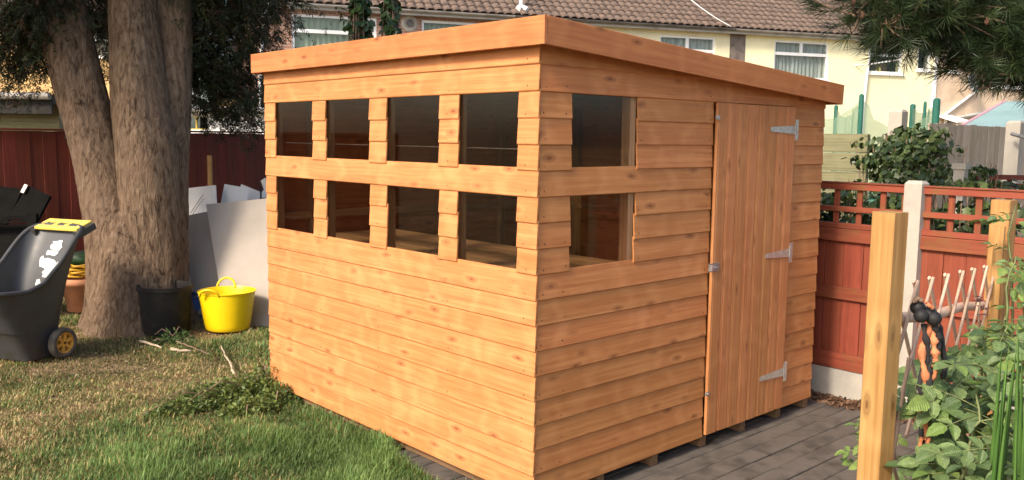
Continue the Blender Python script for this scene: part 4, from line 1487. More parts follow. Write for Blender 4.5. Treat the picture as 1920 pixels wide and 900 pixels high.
tslab([(-90, 340, 9.05), (42, 354, 9.0), (12, 420, 8.9), (-90, 415, 8.95)], .03, M['matteblack'], 'table_top')
tslab([(52, 347, 8.95), (94, 367, 8.9), (66, 420, 8.8), (18, 404, 8.85)], .03, M['matteblack'], 'table_leaf')
tslab([(46, 345, 8.92), (52, 347, 8.92), (44, 362, 8.89), (38, 360, 8.89)], .03, M['dullsteel'], 'metal_edge')
tslab([(-90, 409, 8.6), (52, 404, 8.55), (52, 411, 8.55), (-90, 416, 8.6)], .03, M['matteblack'], 'frame_rail')
tslab([(-90, 418, 8.6), (52, 413, 8.55), (52, 417, 8.55), (-90, 422, 8.6)], .03, M['matteblack'], 'frame_rail')
tslab([(50, 401, 8.53), (68, 400, 8.53), (64, 470, 8.5), (50, 470, 8.5)], .04, M['matteblack'], 'leg')
tslab([(-90, 424, 8.75), (50, 420, 8.7), (50, 545, 8.6), (-90, 545, 8.6)], .03, M['matteblack'], 'side_panel')

# ================================================================== STICKS AND CLIPPINGS ON THE LAWN
def stick(pix, rad, mat, label, lift=.012, name='stick'):
    pts_ = []
    for x_, y_ in pix:
        q_ = hit(x_, y_, 'z', GZ + lift)
        pts_.append(q_)
    fine = []
    for a, b in zip(pts_[:-1], pts_[1:]):
        for k_ in range(4):
            fine.append(a.lerp(b, k_ / 4) + Vector((r_.gauss(0, .004), r_.gauss(0, .004), r_.gauss(0, .003))))
    fine.append(pts_[-1])
    rads = [rad * (1 - .5 * i / len(fine)) for i in range(len(fine))]
    return tag(MB().tube(fine, rads, 7).build(name, mat, smooth=True), label, 'stick', 'sticks lying on the lawn')


stick([(440, 702), (426, 672), (414, 648)], .009, M['palestick'], 'thin straight stick pointing from the clippings towards the yellow tub', .03)
stick([(264, 639), (303, 652)], .012, M['palestick'], 'short pale stick left of the pair in front of the black pot', .02)
stick([(322, 655), (358, 658)], .014, M['palestick'], 'short thick pale stick right of the pair in front of the black pot', .02)
stick([(330, 640), (352, 648), (372, 656), (392, 664)], .006, M['twig'], 'thin bent twig reaching from the pot towards the tub', .03)

# dead leaves and crumbs strewn over the turf
n = 900
T = np.c_[RNG.normal(-.35, .8, n), RNG.normal(3.7, .8, n), np.full(n, GZ - .004) + RNG.uniform(0, .012, n)]
T = T[(T[:, 0] < -.03) | (T[:, 1] > 2.5)]
n = len(T)
cc = np.where(RNG.uniform(0, 1, (n, 1)) < .6, np.array((0.20, 0.10, 0.05)), np.array((0.42, 0.34, 0.22))) * RNG.uniform(.5, 1.3, (n, 1))
o = put('leaf_litter', scatter_mesh('leaf_litter', [(-.5, 0, 0), (0, -.28, .1), (.5, 0, 0), (0, .28, .12)], [(0, 1, 2, 3)], T, frames_np(RNG.normal(size=(n, 3)) * (1, 1, .2), np.tile((0, 0, 1.), (n, 1)) + RNG.normal(size=(n, 3)) * .4), RNG.uniform(.010, .034, n), cc), M['clip'])
tag(o, 'dead leaves and twig crumbs strewn over the worn lawn', None, kind='stuff')

# heaps of cut conifer branches
leafv = [(0, 0, 0), (.45, .27, .05), (1, 0, -.05), (.45, -.27, .05)]


def heap(name, label, blobs, n_per, size, c1, c2):
    h_ = thing(name, label, 'clippings', blobs[0][0], 'cut branches lying on the lawn')
    T_, D_, S_, K_ = [], [], [], []
    mb = MB()
    for c_, rx, ry, hz2 in blobs:
        for _ in range(n_per):
            a_ = r_.uniform(0, 6.283)
            rr_ = r_.random() ** .5
            q_ = Vector(c_) + Vector((math.cos(a_) * rx * rr_, math.sin(a_) * ry * rr_, r_.random() ** 1.3 * hz2 * (1 - .7 * rr_)))
            T_.append(tuple(q_))
            D_.append((math.cos(a_) * .5 + r_.gauss(0, .7), math.sin(a_) * .5 + r_.gauss(0, .7), r_.gauss(.35, .5)))
            S_.append(size * r_.uniform(.6, 1.5))
            t_ = r_.random()
            K_.append([x1 * (1 - t_) + x2 * t_ for x1, x2 in zip(c1, c2)])
        for _ in range(2):
            a_ = r_.uniform(0, 6.283)
            p0 = Vector(c_) + Vector((0, 0, hz2 * .3))
            mb.tube([p0, p0 + Vector((math.cos(a_) * rx * .7, math.sin(a_) * ry * .7, hz2 * .4)), p0 + Vector((math.cos(a_) * rx * 1.2, math.sin(a_) * ry * 1.2, hz2 * .1))], [.005, .004, .002], 5)
            mb.build('twig', M['twig'], h_, world=True)
            mb = MB()
    n_ = len(T_)
    put('foliage', scatter_mesh('foliage', leafv, [(0, 1, 2, 3)], np.array(T_), frames_np(np.array(D_)), np.array(S_), np.array(K_)), M['clip'], h_, world=True)


def gpt(px, py, lift=0.0):
    q_ = hit(px, py, 'z', GZ)
    q_.z += lift
    return q_


heap('branch_clippings', 'leafy heap of cut green branches against the shed corner on the lawn',
     [(gpt(470, 745), .28, .18, .21), (gpt(505, 738), .20, .16, .24), (gpt(430, 752), .26, .13, .17), (gpt(390, 752), .24, .10, .13), (gpt(345, 772), .22, .09, .10), (gpt(468, 775), .18, .11, .11), (gpt(525, 755), .13, .11, .14)],
     1100, .026, (0.045, 0.085, 0.020), (0.21, 0.26, 0.065))
heap('branch_clippings', 'wispy cut green sprig lying against the black pot',
     [(gpt(325, 640), .13, .09, .15), (gpt(345, 645), .10, .08, .08), (gpt(310, 645), .10, .07, .06)], 130, .030, (0.03, 0.065, 0.018), (0.10, 0.15, 0.04))


# ================================================================== THE TERRACE ACROSS THE GARDENS
HD = Vector((0.9166, -0.3998, 0)).normalized()
HB = Vector((-HD.y, HD.x, 0))                 # away from the camera
HO = Vector((16.9, 14.1, 0))
HR = Matrix((HD, HB, Vector((0, 0, 1)))).transposed()
EAVE = 4.90
PITCH = math.radians(34)


def tile_mesh():
    mb = MB()
    n_ = 8
    L, w_ = .37, .252
    prof = []
    for i in range(n_ + 1):
        f_ = i / n_
        prof.append((f_ * w_ - .006, .026 * math.sin(f_ * 2 * math.pi - .9) + .010 * math.sin(f_ * 4 * math.pi)))
    for yy, dz_ in ((0.0, 0.0), (L, -.030)):
        mb.v += [(x_, yy, z_ + .040 + dz_) for x_, z_ in prof]
    mb.v += [(x_, 0.004, z_ + .040 - .020) for x_, z_ in prof]
    k_ = n_ + 1
    for i in range(n_):
        mb.f.append((i, i + 1, k_ + i + 1, k_ + i))
        mb.f.append((2 * k_ + i, 2 * k_ + i + 1, i + 1, i))
    m_ = mb.mesh('tile', True)
    m_.materials.append(M['tile'])
    return m_


TILE = tile_mesh()
GAUGE, TW = 0.30, 0.24


def wall_with_openings(s0, s1, z0, z1, th, opens):
    """a wall in the house's own frame, cut into blocks round its openings"""
    mb = MB()
    xs = sorted(set([s0, s1] + [v_ for o_ in opens for v_ in o_[:2]]))
    for a, b in zip(xs[:-1], xs[1:]):
        cuts = sorted([(o_[2], o_[3]) for o_ in opens if o_[0] <= a + 1e-6 and o_[1] >= b - 1e-6])
        z_ = z0
        for c0, c1 in cuts:
            mb.box(a, b, 0, th, z_, c0)
            z_ = c1
        mb.box(a, b, 0, th, z_, z1)
    return mb


def house(label, s0, s1, wall_m, wins, rows, gut_m, pipes=()):
    org = HO + HD * ((s0 + s1) / 2)
    ox = (s0 + s1) / 2
    h_ = thing('terraced_house', label, 'house', (org.x, org.y, GZ), 'terraced houses beyond the gardens', math.atan2(HD.y, HD.x))
    opens = [(a - ox, b - ox, z0 - GZ, z1 - GZ) for a, b, z0, z1, kind in wins]
    wall_with_openings(s0 - ox, s1 - ox, 0, EAVE - GZ, .28, opens).build('wall', wall_m, h_)
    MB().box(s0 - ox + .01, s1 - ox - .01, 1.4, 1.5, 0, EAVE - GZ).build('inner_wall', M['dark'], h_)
    for (a, b, z0, z1), (_, _, _, _, kind) in zip(opens, wins):
        fr = MB()
        t_ = .06
        y0, y1 = .03, .10
        fr.box(a, b, y0, y1, z0, z0 + t_).box(a, b, y0, y1, z1 - t_, z1).box(a, a + t_, y0, y1, z0 + t_, z1 - t_).box(b - t_, b, y0, y1, z0 + t_, z1 - t_)
        trz = z1 - (z1 - z0) * .34
        if kind != 'small':
            fr.box(a + t_, b - t_, y0, y1, trz - .045, trz + .045)
            if kind == 'pair':
                mc = (a + b) / 2
                fr.box(mc - .05, mc + .05, y0, y1, trz + .045, z1 - t_)
        wo = fr.build('window', M['upvc'], h_)
        if kind == 'small':
            panes = [(a + t_, b - t_, z0 + t_, z1 - t_)]
        elif kind == 'pair':
            panes = [(a + t_, (a + b) / 2 - .05, trz + .045, z1 - t_), ((a + b) / 2 + .05, b - t_, trz + .045, z1 - t_), (a + t_, b - t_, z0 + t_, trz - .045)]
        else:
            panes = [(a + t_, b - t_, trz + .045, z1 - t_), (a + t_, b - t_, z0 + t_, trz - .045)]
        for q_ in panes:
            MB().box(q_[0], q_[1], .06, .068, q_[2], q_[3]).build('pane', M['houseglass'], wo)
        MB().box(a - .06, b + .06, -.07, .03, z0 - .07, z0 - .002).build('sill', M['upvc'], wo)
        if kind in ('pair', 'green'):
            # folds of a net curtain
            mb = MB()
            n_ = int((b - a) / .03)
            vs = []
            for i in range(n_ + 1):
                x_ = a + (b - a) * i / n_
                yy = .19 + .022 * math.sin(i * 1.3) + .008 * math.sin(i * .37)
                vs += [(x_, yy, z0), (x_, yy, z1)]
            mb.add(vs, [(2 * i, 2 * i + 2, 2 * i + 3, 2 * i + 1) for i in range(n_)])
            mb.build('curtain', M['curtain'] if kind == 'pair' else M['greenblind'], wo, smooth=True)
    # roof: deck, tiles, soffit and gutter
    rl = 5.0
    e = EAVE - GZ
    x0, x1 = s0 - ox, s1 - ox
    rf = MB().slab([(x0, -.22, e - .01), (x1, -.22, e - .01), (x1, -.22 + rl * math.cos(PITCH), e - .01 + rl * math.sin(PITCH)), (x0, -.22 + rl * math.cos(PITCH), e - .01 + rl * math.sin(PITCH))], .1).build('roof', M['tile'], h_)
    MB().slab([(x1, 2 * 3.93 - .22, e - .01), (x0, 2 * 3.93 - .22, e - .01), (x0, 3.925, e + 2.785), (x1, 3.925, e + 2.785)], .1).build('rear_roof', M['tile'], h_)
    ncol = round((s1 - s0) / TW)
    tw = (s1 - s0) / ncol
    Rt = Matrix.Rotation(PITCH, 3, 'X')
    nrow = int(rl / GAUGE)
    lo = np.array([v_.co[:] for v_ in TILE.vertices])
    lf = np.array([tuple(p_.vertices) for p_ in TILE.polygons])
    restT = []
    for rw in range(nrow):
        for cl in range(ncol):
            lx = x0 + cl * tw
            yy = -.24 + rw * GAUGE * math.cos(PITCH)
            zz = e + .004 + rw * GAUGE * math.sin(PITCH)
            if rw < rows:
                o = bpy.data.objects.new('tile', TILE)
                C.objects.link(o)
                o.parent = rf
                o.location = (lx, yy, zz + r_.uniform(-.004, .004))
                o.rotation_euler = (PITCH + r_.uniform(-.012, .012), r_.uniform(-.012, .012), r_.uniform(-.008, .008))
            else:
                restT.append((lx, yy, zz))
    if restT:
        T_ = np.array(restT)
        Rn = np.tile(np.array(Rt), (len(T_), 1, 1))
        o = put('upper_tiles', scatter_mesh('upper_tiles', lo, lf, T_, Rn, np.ones(len(T_)), np.ones((len(T_), 3))), M['tile'], rf)
        o['kind'] = 'stuff'
    MB().box(x0, x1, -.20, 0.0, e - .14, e - .115).build('soffit', M['soffit'], h_)
    MB().box(x0, x1, -.225, -.201, e - .16, e - .02).build('fascia', M['soffit'], h_)
    # half-round gutter
    prof = [(-.06 * math.cos(math.pi * i / 8), -.06 * math.sin(math.pi * i / 8)) for i in range(9)]
    prof += [(a * .88, b * .88) for a, b in prof[::-1]]
    n_ = len(prof)
    MB().add([(x0, -.288 + a, e - .03 + b) for a, b in prof] + [(x1, -.288 + a, e - .03 + b) for a, b in prof], [(i, (i + 1) % n_, n_ + (i + 1) % n_, n_ + i) for i in range(n_)]).build('gutter', gut_m, h_)
    for sp, mat in pipes:
        lx = sp - ox
        MB().tube([(lx + .12, -.28, e - .08), (lx + .12, -.28, e - .16), (lx, -.06, e - .34), (lx, -.06, e - .5), (lx - .12, -.06, e - 2.2), (lx - .12, -.06, 0)], .042, 10).build('downpipe', mat, h_, smooth=True)
    return h_, ox


hA, oxA = house('red brown brick house seen above the left end of the shed', -10.5, -3.3, M['brick'],
                [(-9.15, -7.0, 3.45, 4.64, 'green'), (-5.80, -4.2, 3.5, 4.66, 'green')], 4, M['gutter'], [(-9.85, M['upvc'])])
hB, oxB = house('cream house with one white window above the middle of the shed', -3.3, 3.60, M['creamrender'],
                [(1.26, 3.12, 3.42, 4.62, 'pair')], 7, M['gutter_d'])
hC, oxC = house('pale yellow house with three white windows right of the shed roof', 3.60, 11.48, M['yellowrender'],
                [(5.19, 7.18, 3.50, 4.65, 'pair'), (8.68, 10.06, 3.79, 4.66, 'bath'), (10.68, 11.20, 3.94, 4.68, 'small')], 8, M['gutter'], [(8.70, M['upvc'])])
hD, oxD = house('beige rendered house with roof panels and dish behind the pine', 11.48, 18.7, M['beigerender'],
                [(11.85, 12.38, 3.95, 4.66, 'small'), (13.9, 15.6, 3.5, 4.62, 'pair')], 9, M['gutter'])
# painted party strip, brown render patch, corner trim
MB().box(3.61 - oxC, 4.15 - oxC, -.012, -.001, 0, EAVE - GZ - .15).build('party_strip', M['brownrender'], hC)
MB().box(12.5 - oxD, 13.7 - oxD, -.012, -.001, 3.95 - GZ, EAVE - GZ - .15).build('brown_patch', M['brownrender'], hD)
MB().box(11.36 - oxC, 11.47 - oxC, -.05, -.001, 0, EAVE - GZ - .16).build('corner_trim', M['upvc'], hC)
# bottles on the bathroom sill
for bx, hh_, mt in ((9.22, .13, M['yellowgrip']), (9.36, .20, M['yellowgrip']), (9.5, .07, M['upvc'])):
    MB().lathe([(0, 0), (.045, 0), (.045, hh_ * .7), (.02, hh_ * .85), (.02, hh_), (0, hh_)], 12).build('bottle', mt, hC, (bx - oxC, .2, 3.79 - GZ + .004))
MB().box(9.55 - oxC, 10.0 - oxC, .6, .9, 3.7 - GZ, 4.15 - GZ).build('cabinet', M['stud'], hC)
# satellite dish
dd_ = MB().lathe([(.001, 0), (.12, .012), (.24, .05), (.33, .095), (.325, .1), (.23, .06), (.11, .022), (.001, .01)], 28).build('satellite_dish', M['dish'], hD, (12.52 - oxD, -.42, 3.52 - GZ), Matrix.Rotation(math.radians(72), 3, 'X') @ Matrix.Rotation(.3, 3, 'Y'), smooth=True)
MB().tube([(12.52 - oxD, -.02, 3.30 - GZ), (12.52 - oxD, -.22, 3.34 - GZ), (12.52 - oxD, -.36, 3.5 - GZ)], .025, 8).build('dish_arm', M['gutter_d'], hD)
# waste pipes on the beige wall
MB().tube([(13.2 - oxD, -.06, 3.35 - GZ), (11.95 - oxD, -.06, 2.55 - GZ), (11.9 - oxD, -.06, 0)], .05, 8).build('waste_pipe', M['upvc'], hD)
MB().tube([(14.2 - oxD, -.06, 2.72 - GZ), (12.4 - oxD, -.06, 2.42 - GZ), (12.1 - oxD, -.06, 2.2 - GZ)], .06, 8).build('waste_pipe', M['soffit'], hD)
MB().slab([(11.6 - oxD, -.9, 2.30 - GZ), (12.2 - oxD, -.9, 2.30 - GZ), (12.2 - oxD, -.01, 2.52 - GZ), (11.6 - oxD, -.01, 2.52 - GZ)], .06).build('porch_roof', M['upvc'], hD)
# flue terminals on the brick and cream roofs, patch round the vent
MB().lathe([(0.001, .0), (.1, .0), (.17, .02), (.22, .0), (.22, -.02), (0.001, -.02)], 20).build('vent_patch', M['concrete_w'], hA, (-6.13 - oxA, -.004, 4.56 - GZ), Matrix.Rotation(math.radians(90), 3, 'X'))
MB().tube([(-6.13 - oxA, 0.02, 4.56 - GZ), (-6.13 - oxA, -.08, 4.56 - GZ)], .09, 16).build('vent', M['gutter_d'], hA)
fl = MB().tube([(-2.99 - oxB, .10, 5.05 - GZ), (-2.99 - oxB, .10, 5.9 - GZ)], .055, 12).build('vent_pipe', M['upvc'], hB)
for sx2 in (-.14, .13):
    MB().tube([(-2.99 + sx2 - oxB, -.05, 5.08 - GZ), (-2.99 + sx2 * .3 - oxB, .08, 5.16 - GZ)], .075, 10).build('pipe_elbow', M['upvc'], fl)
# aerial cable down the roof
cb_ = []
for i in range(15):
    f_ = i / 14
    s_ = 2.0 + (3.4 - 2.0) * f_
    zz = 5.86 * (1 - f_) + 4.80 * f_ - .10 * math.sin(math.pi * f_)
    yy = -.40 + (zz - 4.8) * .62
    cb_.append((s_ - oxB, yy, zz + .10 - GZ))
MB().tube(cb_, .014, 6).build('cable', M['upvc'], hB, smooth=True)
MB().tube([(8.2 - oxC, -.02, 4.0 - GZ), (8.5 - oxC, -.35, 4.02 - GZ), (9.6 - oxC, -.5, 4.2 - GZ)], .022, 6).build('drying_arm', M['upvc'], hC)
# solar panels on the beige roof
for i in range(4):
    a0 = 12.7 + i * 1.03
    L0, L1 = .75, 2.45
    y0, y1 = -.24 + L0 * math.cos(PITCH), -.24 + L1 * math.cos(PITCH)
    z0, z1 = EAVE - GZ + .13 + L0 * math.sin(PITCH), EAVE - GZ + .13 + L1 * math.sin(PITCH)
    so = MB().slab([(a0 - oxD, y0, z0), (a0 + .99 - oxD, y0, z0), (a0 + .99 - oxD, y1, z1), (a0 - oxD, y1, z1)], .04).build('solar_panel', M['solar'], hD)
    mb = MB()
    for e0, e1 in ((0, .03), (.96, .99)):
        mb.slab([(a0 + e0 - oxD, y0, z0 + .006), (a0 + e1 - oxD, y0, z0 + .006), (a0 + e1 - oxD, y1, z1 + .006), (a0 + e0 - oxD, y1, z1 + .006)], .02)
    mb.slab([(a0 + .03 - oxD, y0, z0 + .005), (a0 + .96 - oxD, y0, z0 + .005), (a0 + .96 - oxD, y0 + .03, z0 + .026), (a0 + .03 - oxD, y0 + .03, z0 + .026)], .02)
    mb.build('panel_frame', M['upvc'], so)
MB().slab([(12.30 - oxD, -.1, EAVE - GZ + .22), (12.62 - oxD, -.1, EAVE - GZ + .20), (12.5 - oxD, .8, EAVE - GZ + .80), (12.38 - oxD, .8, EAVE - GZ + .80)], .03).build('mortar_patch', M['upvc'], hD)


# ================================================================== BUILDINGS BEYOND THE BOTTOM FENCE
def facing_box(name, label, cat, px0, px1, depth, ztop_, dy, wall_m):
    """a building whose near face looks at the garden; returns (thing, world point fn on the face)"""
    a = at(px0, 250, depth)
    b = at(px1, 250, depth)
    org = (a + b) / 2
    d_ = Vector((b.x - a.x, b.y - a.y, 0))
    L = d_.length
    t = thing(name, label, cat, (org.x, org.y, GZ), None, math.atan2(d_.y, d_.x))
    return t, L


t, L = facing_box('outbuilding', 'low outbuilding with dark flat roof edge behind the red fence', 'outbuilding', -260, 112, 10.6, 2.0, 3, M['creamrender'])
MB().box(-L / 2, L / 2, 0, 3, 0, 1.98).build('wall', M['olive'], t)
MB().box(-L / 2 - .05, L / 2 + .05, -.22, 3.1, 1.985, 2.10).build('roof', M['felt'], t)
MB().box(-L / 2 - .05, L / 2 + .05, -.26, -.221, 1.87, 2.09).build('fascia', M['blackplastic'], t)
MB().tube([(-L / 2, -.31, 2.075), (L / 2 + .06, -.31, 2.075)], .045, 10).build('gutter', M['gutter'], t)
t, L = facing_box('garage', 'low white garage with a small window behind the red fence', 'garage', 190, 505, 17.0, 2.2, 4, M['whiterender'])
gx = lambda px: (px - (190 + 505) / 2) / FPX * 17.0
gz = lambda py: 1.59 + (252 - py) / FPX * 17.0 - GZ
wall_with_openings(-L / 2, L / 2, 0, gz(206), .2, [(gx(347), gx(389), gz(243), gz(219))]).build('wall', M['whiterender'], t)
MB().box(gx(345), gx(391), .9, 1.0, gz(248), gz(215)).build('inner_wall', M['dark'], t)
wo = MB().box(gx(347), gx(389), .03, .09, gz(243), gz(241.5)).box(gx(347), gx(389), .03, .09, gz(220.5), gz(219)).box(gx(366), gx(368.5), .03, .09, gz(241.5), gz(220.5)).build('window', M['yellowgrip'], t)
MB().box(gx(347), gx(389), .1, .11, gz(243), gz(219)).build('pane', M['houseglass'], wo)
MB().slab([(-L / 2 - .1, -.25, gz(205)), (L / 2 + .1, -.25, gz(205)), (L / 2 + .1, 4.2, gz(188)), (-L / 2 - .1, 4.2, gz(188))], .06).build('roof', M['whiterender'], t)
MB().box(-L / 2 - .1, L / 2 + .1, -.28, -.251, gz(209), gz(204)).build('fascia', M['gutter'], t)

t, L = facing_box('rendered_house', 'ochre rendered house glimpsed between the stems of the big tree', 'house', -220, 335, 23.0, 4.4, 6, M['orangerender'])
hx = lambda px: (px - (-220 + 335) / 2) / FPX * 23.0
hz3 = lambda py: 1.59 + (250 - py) / FPX * 23.0 - GZ
wall_with_openings(-L / 2, L / 2, 0, hz3(30), .25, [(hx(150), hx(232), hz3(112), hz3(50))]).build('wall', M['orangerender'], t)
MB().box(hx(140), hx(245), 1.0, 1.1, hz3(120), hz3(40)).build('inner_wall', M['greenblind'], t)
fr = MB().box(hx(150), hx(232), .03, .1, hz3(112), hz3(106)).box(hx(150), hx(232), .03, .1, hz3(56), hz3(50)).box(hx(150), hx(155), .03, .1, hz3(106), hz3(56)).box(hx(227), hx(232), .03, .1, hz3(106), hz3(56)).box(hx(155), hx(227), .03, .1, hz3(80), hz3(76))
wo = fr.build('window', M['upvc'], t)
MB().box(hx(155), hx(227), .06, .07, hz3(106), hz3(56)).build('pane', M['houseglass'], wo)
MB().slab([(-L / 2 - .2, -.3, hz3(30)), (L / 2 + .2, -.3, hz3(30)), (L / 2 + .2, 4, hz3(30) + 2.6), (-L / 2 - .2, 4, hz3(30) + 2.6)], .12).build('roof', M['tile'], t)

t, L = facing_box('distant_house', 'distant ochre house glimpsed through sprays left of the shed', 'house', 398, 470, 34.0, 4, 6, M['orangerender'])
MB().prism([(-L / 2, 0), (L / 2, 0), (L / 2, 6), (-L / 2, 6)], 0, 3.3).build('wall', M['orangerender'], t)
mb = MB()
mb.add([(-L / 2 - .15, -.2, 3.25), (L / 2 + .15, -.2, 3.25), (0.1, -.2, 4.3), (-L / 2 - .15, 6.2, 3.25), (L / 2 + .15, 6.2, 3.25), (0.1, 6.2, 4.3)], [(0, 1, 2), (5, 4, 3), (1, 4, 5, 2), (0, 2, 5, 3), (0, 3, 4, 1)])
mb.build('roof', M['tile'], t)

# ================================================================== NEIGHBOUR'S GARDEN
# weathered upright-board fence
GF = thing('board_fence', 'weathered grey-brown fence of upright boards behind the red fence', 'fence', (5.8, .30, GZ))
x = 4.66
while x < 8.2:
    bw_ = .142
    beam('board', (x + bw_ / 2, .30 + r_.uniform(-.003, .003), GZ), (x + bw_ / 2, .30, 1.745 + r_.uniform(-.006, .006)), bw_ - .004, .014, M['oldfence'], GF, up=(1, 0, 0), c=.0015)
    x += bw_
for zc in (.4, 1.5):
    beam('rail', (4.66, .33, zc), (8.2, .33, zc), .07, .04, M['oldfence'], GF)
# low panel of level boards, green with algae
OF = thing('board_fence', 'low algae-green fence of level boards seen right of the shed', 'fence', (4.3, 1.7, GZ))
for i in range(11):
    z_ = GZ + .09 + i * .155
    beam('board', (4.3, .62, z_), (4.3, 3.2, z_), .150, .018, M['olive'], OF)
for yc in (.66, 1.9, 3.16):
    beam('fence_post', (4.335, yc, GZ), (4.335, yc, 1.65), .06, .05, M['olive'], OF, up=(0, 1, 0))
q = at(1685, 205, 6.75)
concrete_post(q.y, 'pale concrete post rising out of the ivy', q.z - .02, q.x)
q = at(1905, 226, 6.9)
concrete_post(q.y, 'pale concrete post in front of the grey-brown fence at the right edge', q.z - .02, q.x)
o = MB().tube([at(1897, 251, 6.8), at(1935, 262, 6.6)], .014, 8).build('line_hook', M['dullsteel'])
tag(o, 'grey metal line hook on the concrete post at the right edge', 'hook')
# small brown trellis at the foot of the grey fence
LT = thing('low_trellis', 'low brown trellis rail below the grey-brown fence', 'trellis', at(1880, 430, 6.2))
for py in (331, 347):
    beam('rail', at(1815, py, 6.25), at(1960, py + 3, 6.1), .035, .03, M['redback'], LT)
for px in (1830, 1862, 1893, 1925):
    beam('slat', at(px, 331, 6.2), at(px, 400, 6.2), .03, .02, M['redback'], LT, up=RT)
# small white pot on the ivy
q = at(1800, 345, 5.9)
t = thing('garden_post', 'short white square post standing in the small ivy clump', 'post', (q.x, q.y, GZ))
MB().prism([(-.035, -.035), (.035, -.035), (.035, .035), (-.035, .035)], 0, q.z - GZ + .10).build('shaft', M['concrete_w'], t)
MB().prism([(-.045, -.045), (.045, -.045), (.045, .045), (-.045, .045)], q.z - GZ + .10, q.z - GZ + .14).build('cap', M['concrete_w'], t)

# ivy
ivv = [(0, 0, 0), (.28, .42, .05), (.52, .26, .0), (.62, .46, -.04), (1, 0, -.12), (.62, -.46, -.04), (.52, -.26, .0), (.28, -.42, .05)]
ivf = [(0, 1, 2, 4), (0, 4, 6, 7), (2, 3, 4, 4), (4, 5, 6, 6)]
ivf = [(0, 1, 2), (0, 2, 4), (2, 3, 4), (0, 4, 6), (4, 5, 6), (0, 6, 7)]


def ivy(name, label, blobs, cat='ivy', size=.058, c1=(0.026, 0.050, 0.016), c2=(0.115, 0.155, 0.048), dens=1.0):
    t = thing(name, label, cat, (blobs[0][0].x, blobs[0][0].y, GZ), 'ivy growing over the fences')
    T_, D_, S_, K_, U_ = [], [], [], [], []
    mb = MB()
    for c_, rx, ry, rz_, n_ in blobs:
        for _ in range(int(n_ * dens)):
            d_ = Vector((r_.gauss(0, 1), r_.gauss(0, 1), r_.gauss(0, 1))).normalized()
            rr_ = r_.uniform(.55, 1.05)
            rr_ *= 1 + .25 * noise.noise(d_ * 2.3 + c_)
            T_.append((c_.x + d_.x * rx * rr_, c_.y + d_.y * ry * rr_, c_.z + d_.z * rz_ * rr_))
            D_.append((d_.x * .5 + r_.gauss(0, .5), d_.y * .5 + r_.gauss(0, .5), -.75 + r_.gauss(0, .4)))
            U_.append((d_.x + r_.gauss(0, .4), d_.y + r_.gauss(0, .4), d_.z + .5 + r_.gauss(0, .4)))
            S_.append(size * r_.uniform(.6, 1.35))
            t_ = r_.random() ** 1.5
            K_.append([x1 * (1 - t_) + x2 * t_ for x1, x2 in zip(c1, c2)])
        for _ in range(6):
            e_ = c_ + Vector((r_.uniform(-1, 1) * rx, r_.uniform(-1, 1) * ry, r_.uniform(-.6, 1) * rz_))
            b_ = Vector((c_.x + r_.uniform(-.3, .3) * rx, c_.y + r_.uniform(-.3, .3) * ry, GZ))
            mb.tube([b_, b_.lerp(e_, .5) + Vector((r_.gauss(0, .05), r_.gauss(0, .05), 0)), e_], [.010, .007, .003], 5)
    o = put('foliage', scatter_mesh('foliage', ivv, ivf, np.array(T_), frames_np(np.array(D_), np.array(U_)), np.array(S_), np.array(K_)), M['ivy'], t, world=True)
    o['kind'] = 'stuff'
    mb.build('stem', M['twig'], t, world=True)
    return t


def blob(px, py, dd, rp, rpz, n_, ry=.25):
    c_ = at(px, py, dd)
    k_ = dd / FPX
    return (c_, rp * k_, ry, rpz * k_, n_)


ivy('ivy_clump', 'big dark ivy clump climbing over the post right of the shed roof',
    [blob(1718, 256, 6.6, 20, 24, 250), blob(1690, 284, 6.5, 24, 26, 260), blob(1722, 292, 6.45, 20, 30, 260), blob(1655, 300, 6.4, 16, 16, 130), blob(1690, 328, 6.3, 40, 14, 330), blob(1632, 345, 6.2, 16, 9, 80), blob(1752, 276, 6.6, 14, 4, 40), blob(1648, 262, 6.7, 10, 10, 40)], size=.048)
ivy('ivy_clump', 'small ivy clump round the short white post behind the second red panel', [blob(1803, 320, 6.0, 17, 15, 110), blob(1790, 343, 5.9, 24, 10, 120), blob(1882, 345, 5.9, 14, 10, 60)], size=.048)
bl_ = []
for i in range(14):
    bl_.append((Vector((3.25 + r_.uniform(-.05, .12), .75 - i * .20, 1.02 + r_.uniform(-.06, .05))), .18, .22, .24, 200))
    bl_.append((Vector((3.30, .75 - i * .20, .6)), .18, .22, .35, 110))
ivy('ivy_hedge', 'low ivy hedge growing behind the slatted top of the red fence', bl_, size=.062)

# trampoline
net_m, nt, p = new_mat('trampoline_net')
p.inputs['Base Color'].default_value = (0.16, 0.26, 0.17, 1)
p.inputs['Roughness'].default_value = 0.8
tr_ = nd(nt, 'ShaderNodeBsdfTransparent')
mx = nd(nt, 'ShaderNodeMixShader', {0: 0.60, 1: tr_.outputs[0], 2: p.outputs[0]})
nt.links.new(mx.outputs[0], nt.nodes['Material Output'].inputs[0])
tcen = at(1655, 240, 13.0)
tramp = thing('trampoline', 'trampoline with sagging pale green net and dark green padded poles', 'trampoline', (tcen.x, tcen.y, GZ))
poles_px = [(1757, 184, 12.0, 6.5), (1712, 195, 13.6, 5), (1616, 176, 12.0, 4.6), (1568, 197, 13.4, 3.6), (1500, 190, 12.9, 6), (1520, 190, 14.4, 5), (1735, 190, 12.4, 3)]
ptop = []
for px, py, dd, rp in poles_px:
    q = at(px, py, dd)
    ptop.append(q)
    MB().tube([(q.x, q.y, GZ), (q.x, q.y, q.z - .02), (q.x, q.y, q.z)], [rp / FPX * dd] * 2 + [rp / FPX * dd * .5], 12).build('pole', M['tramp'], tramp, world=True)


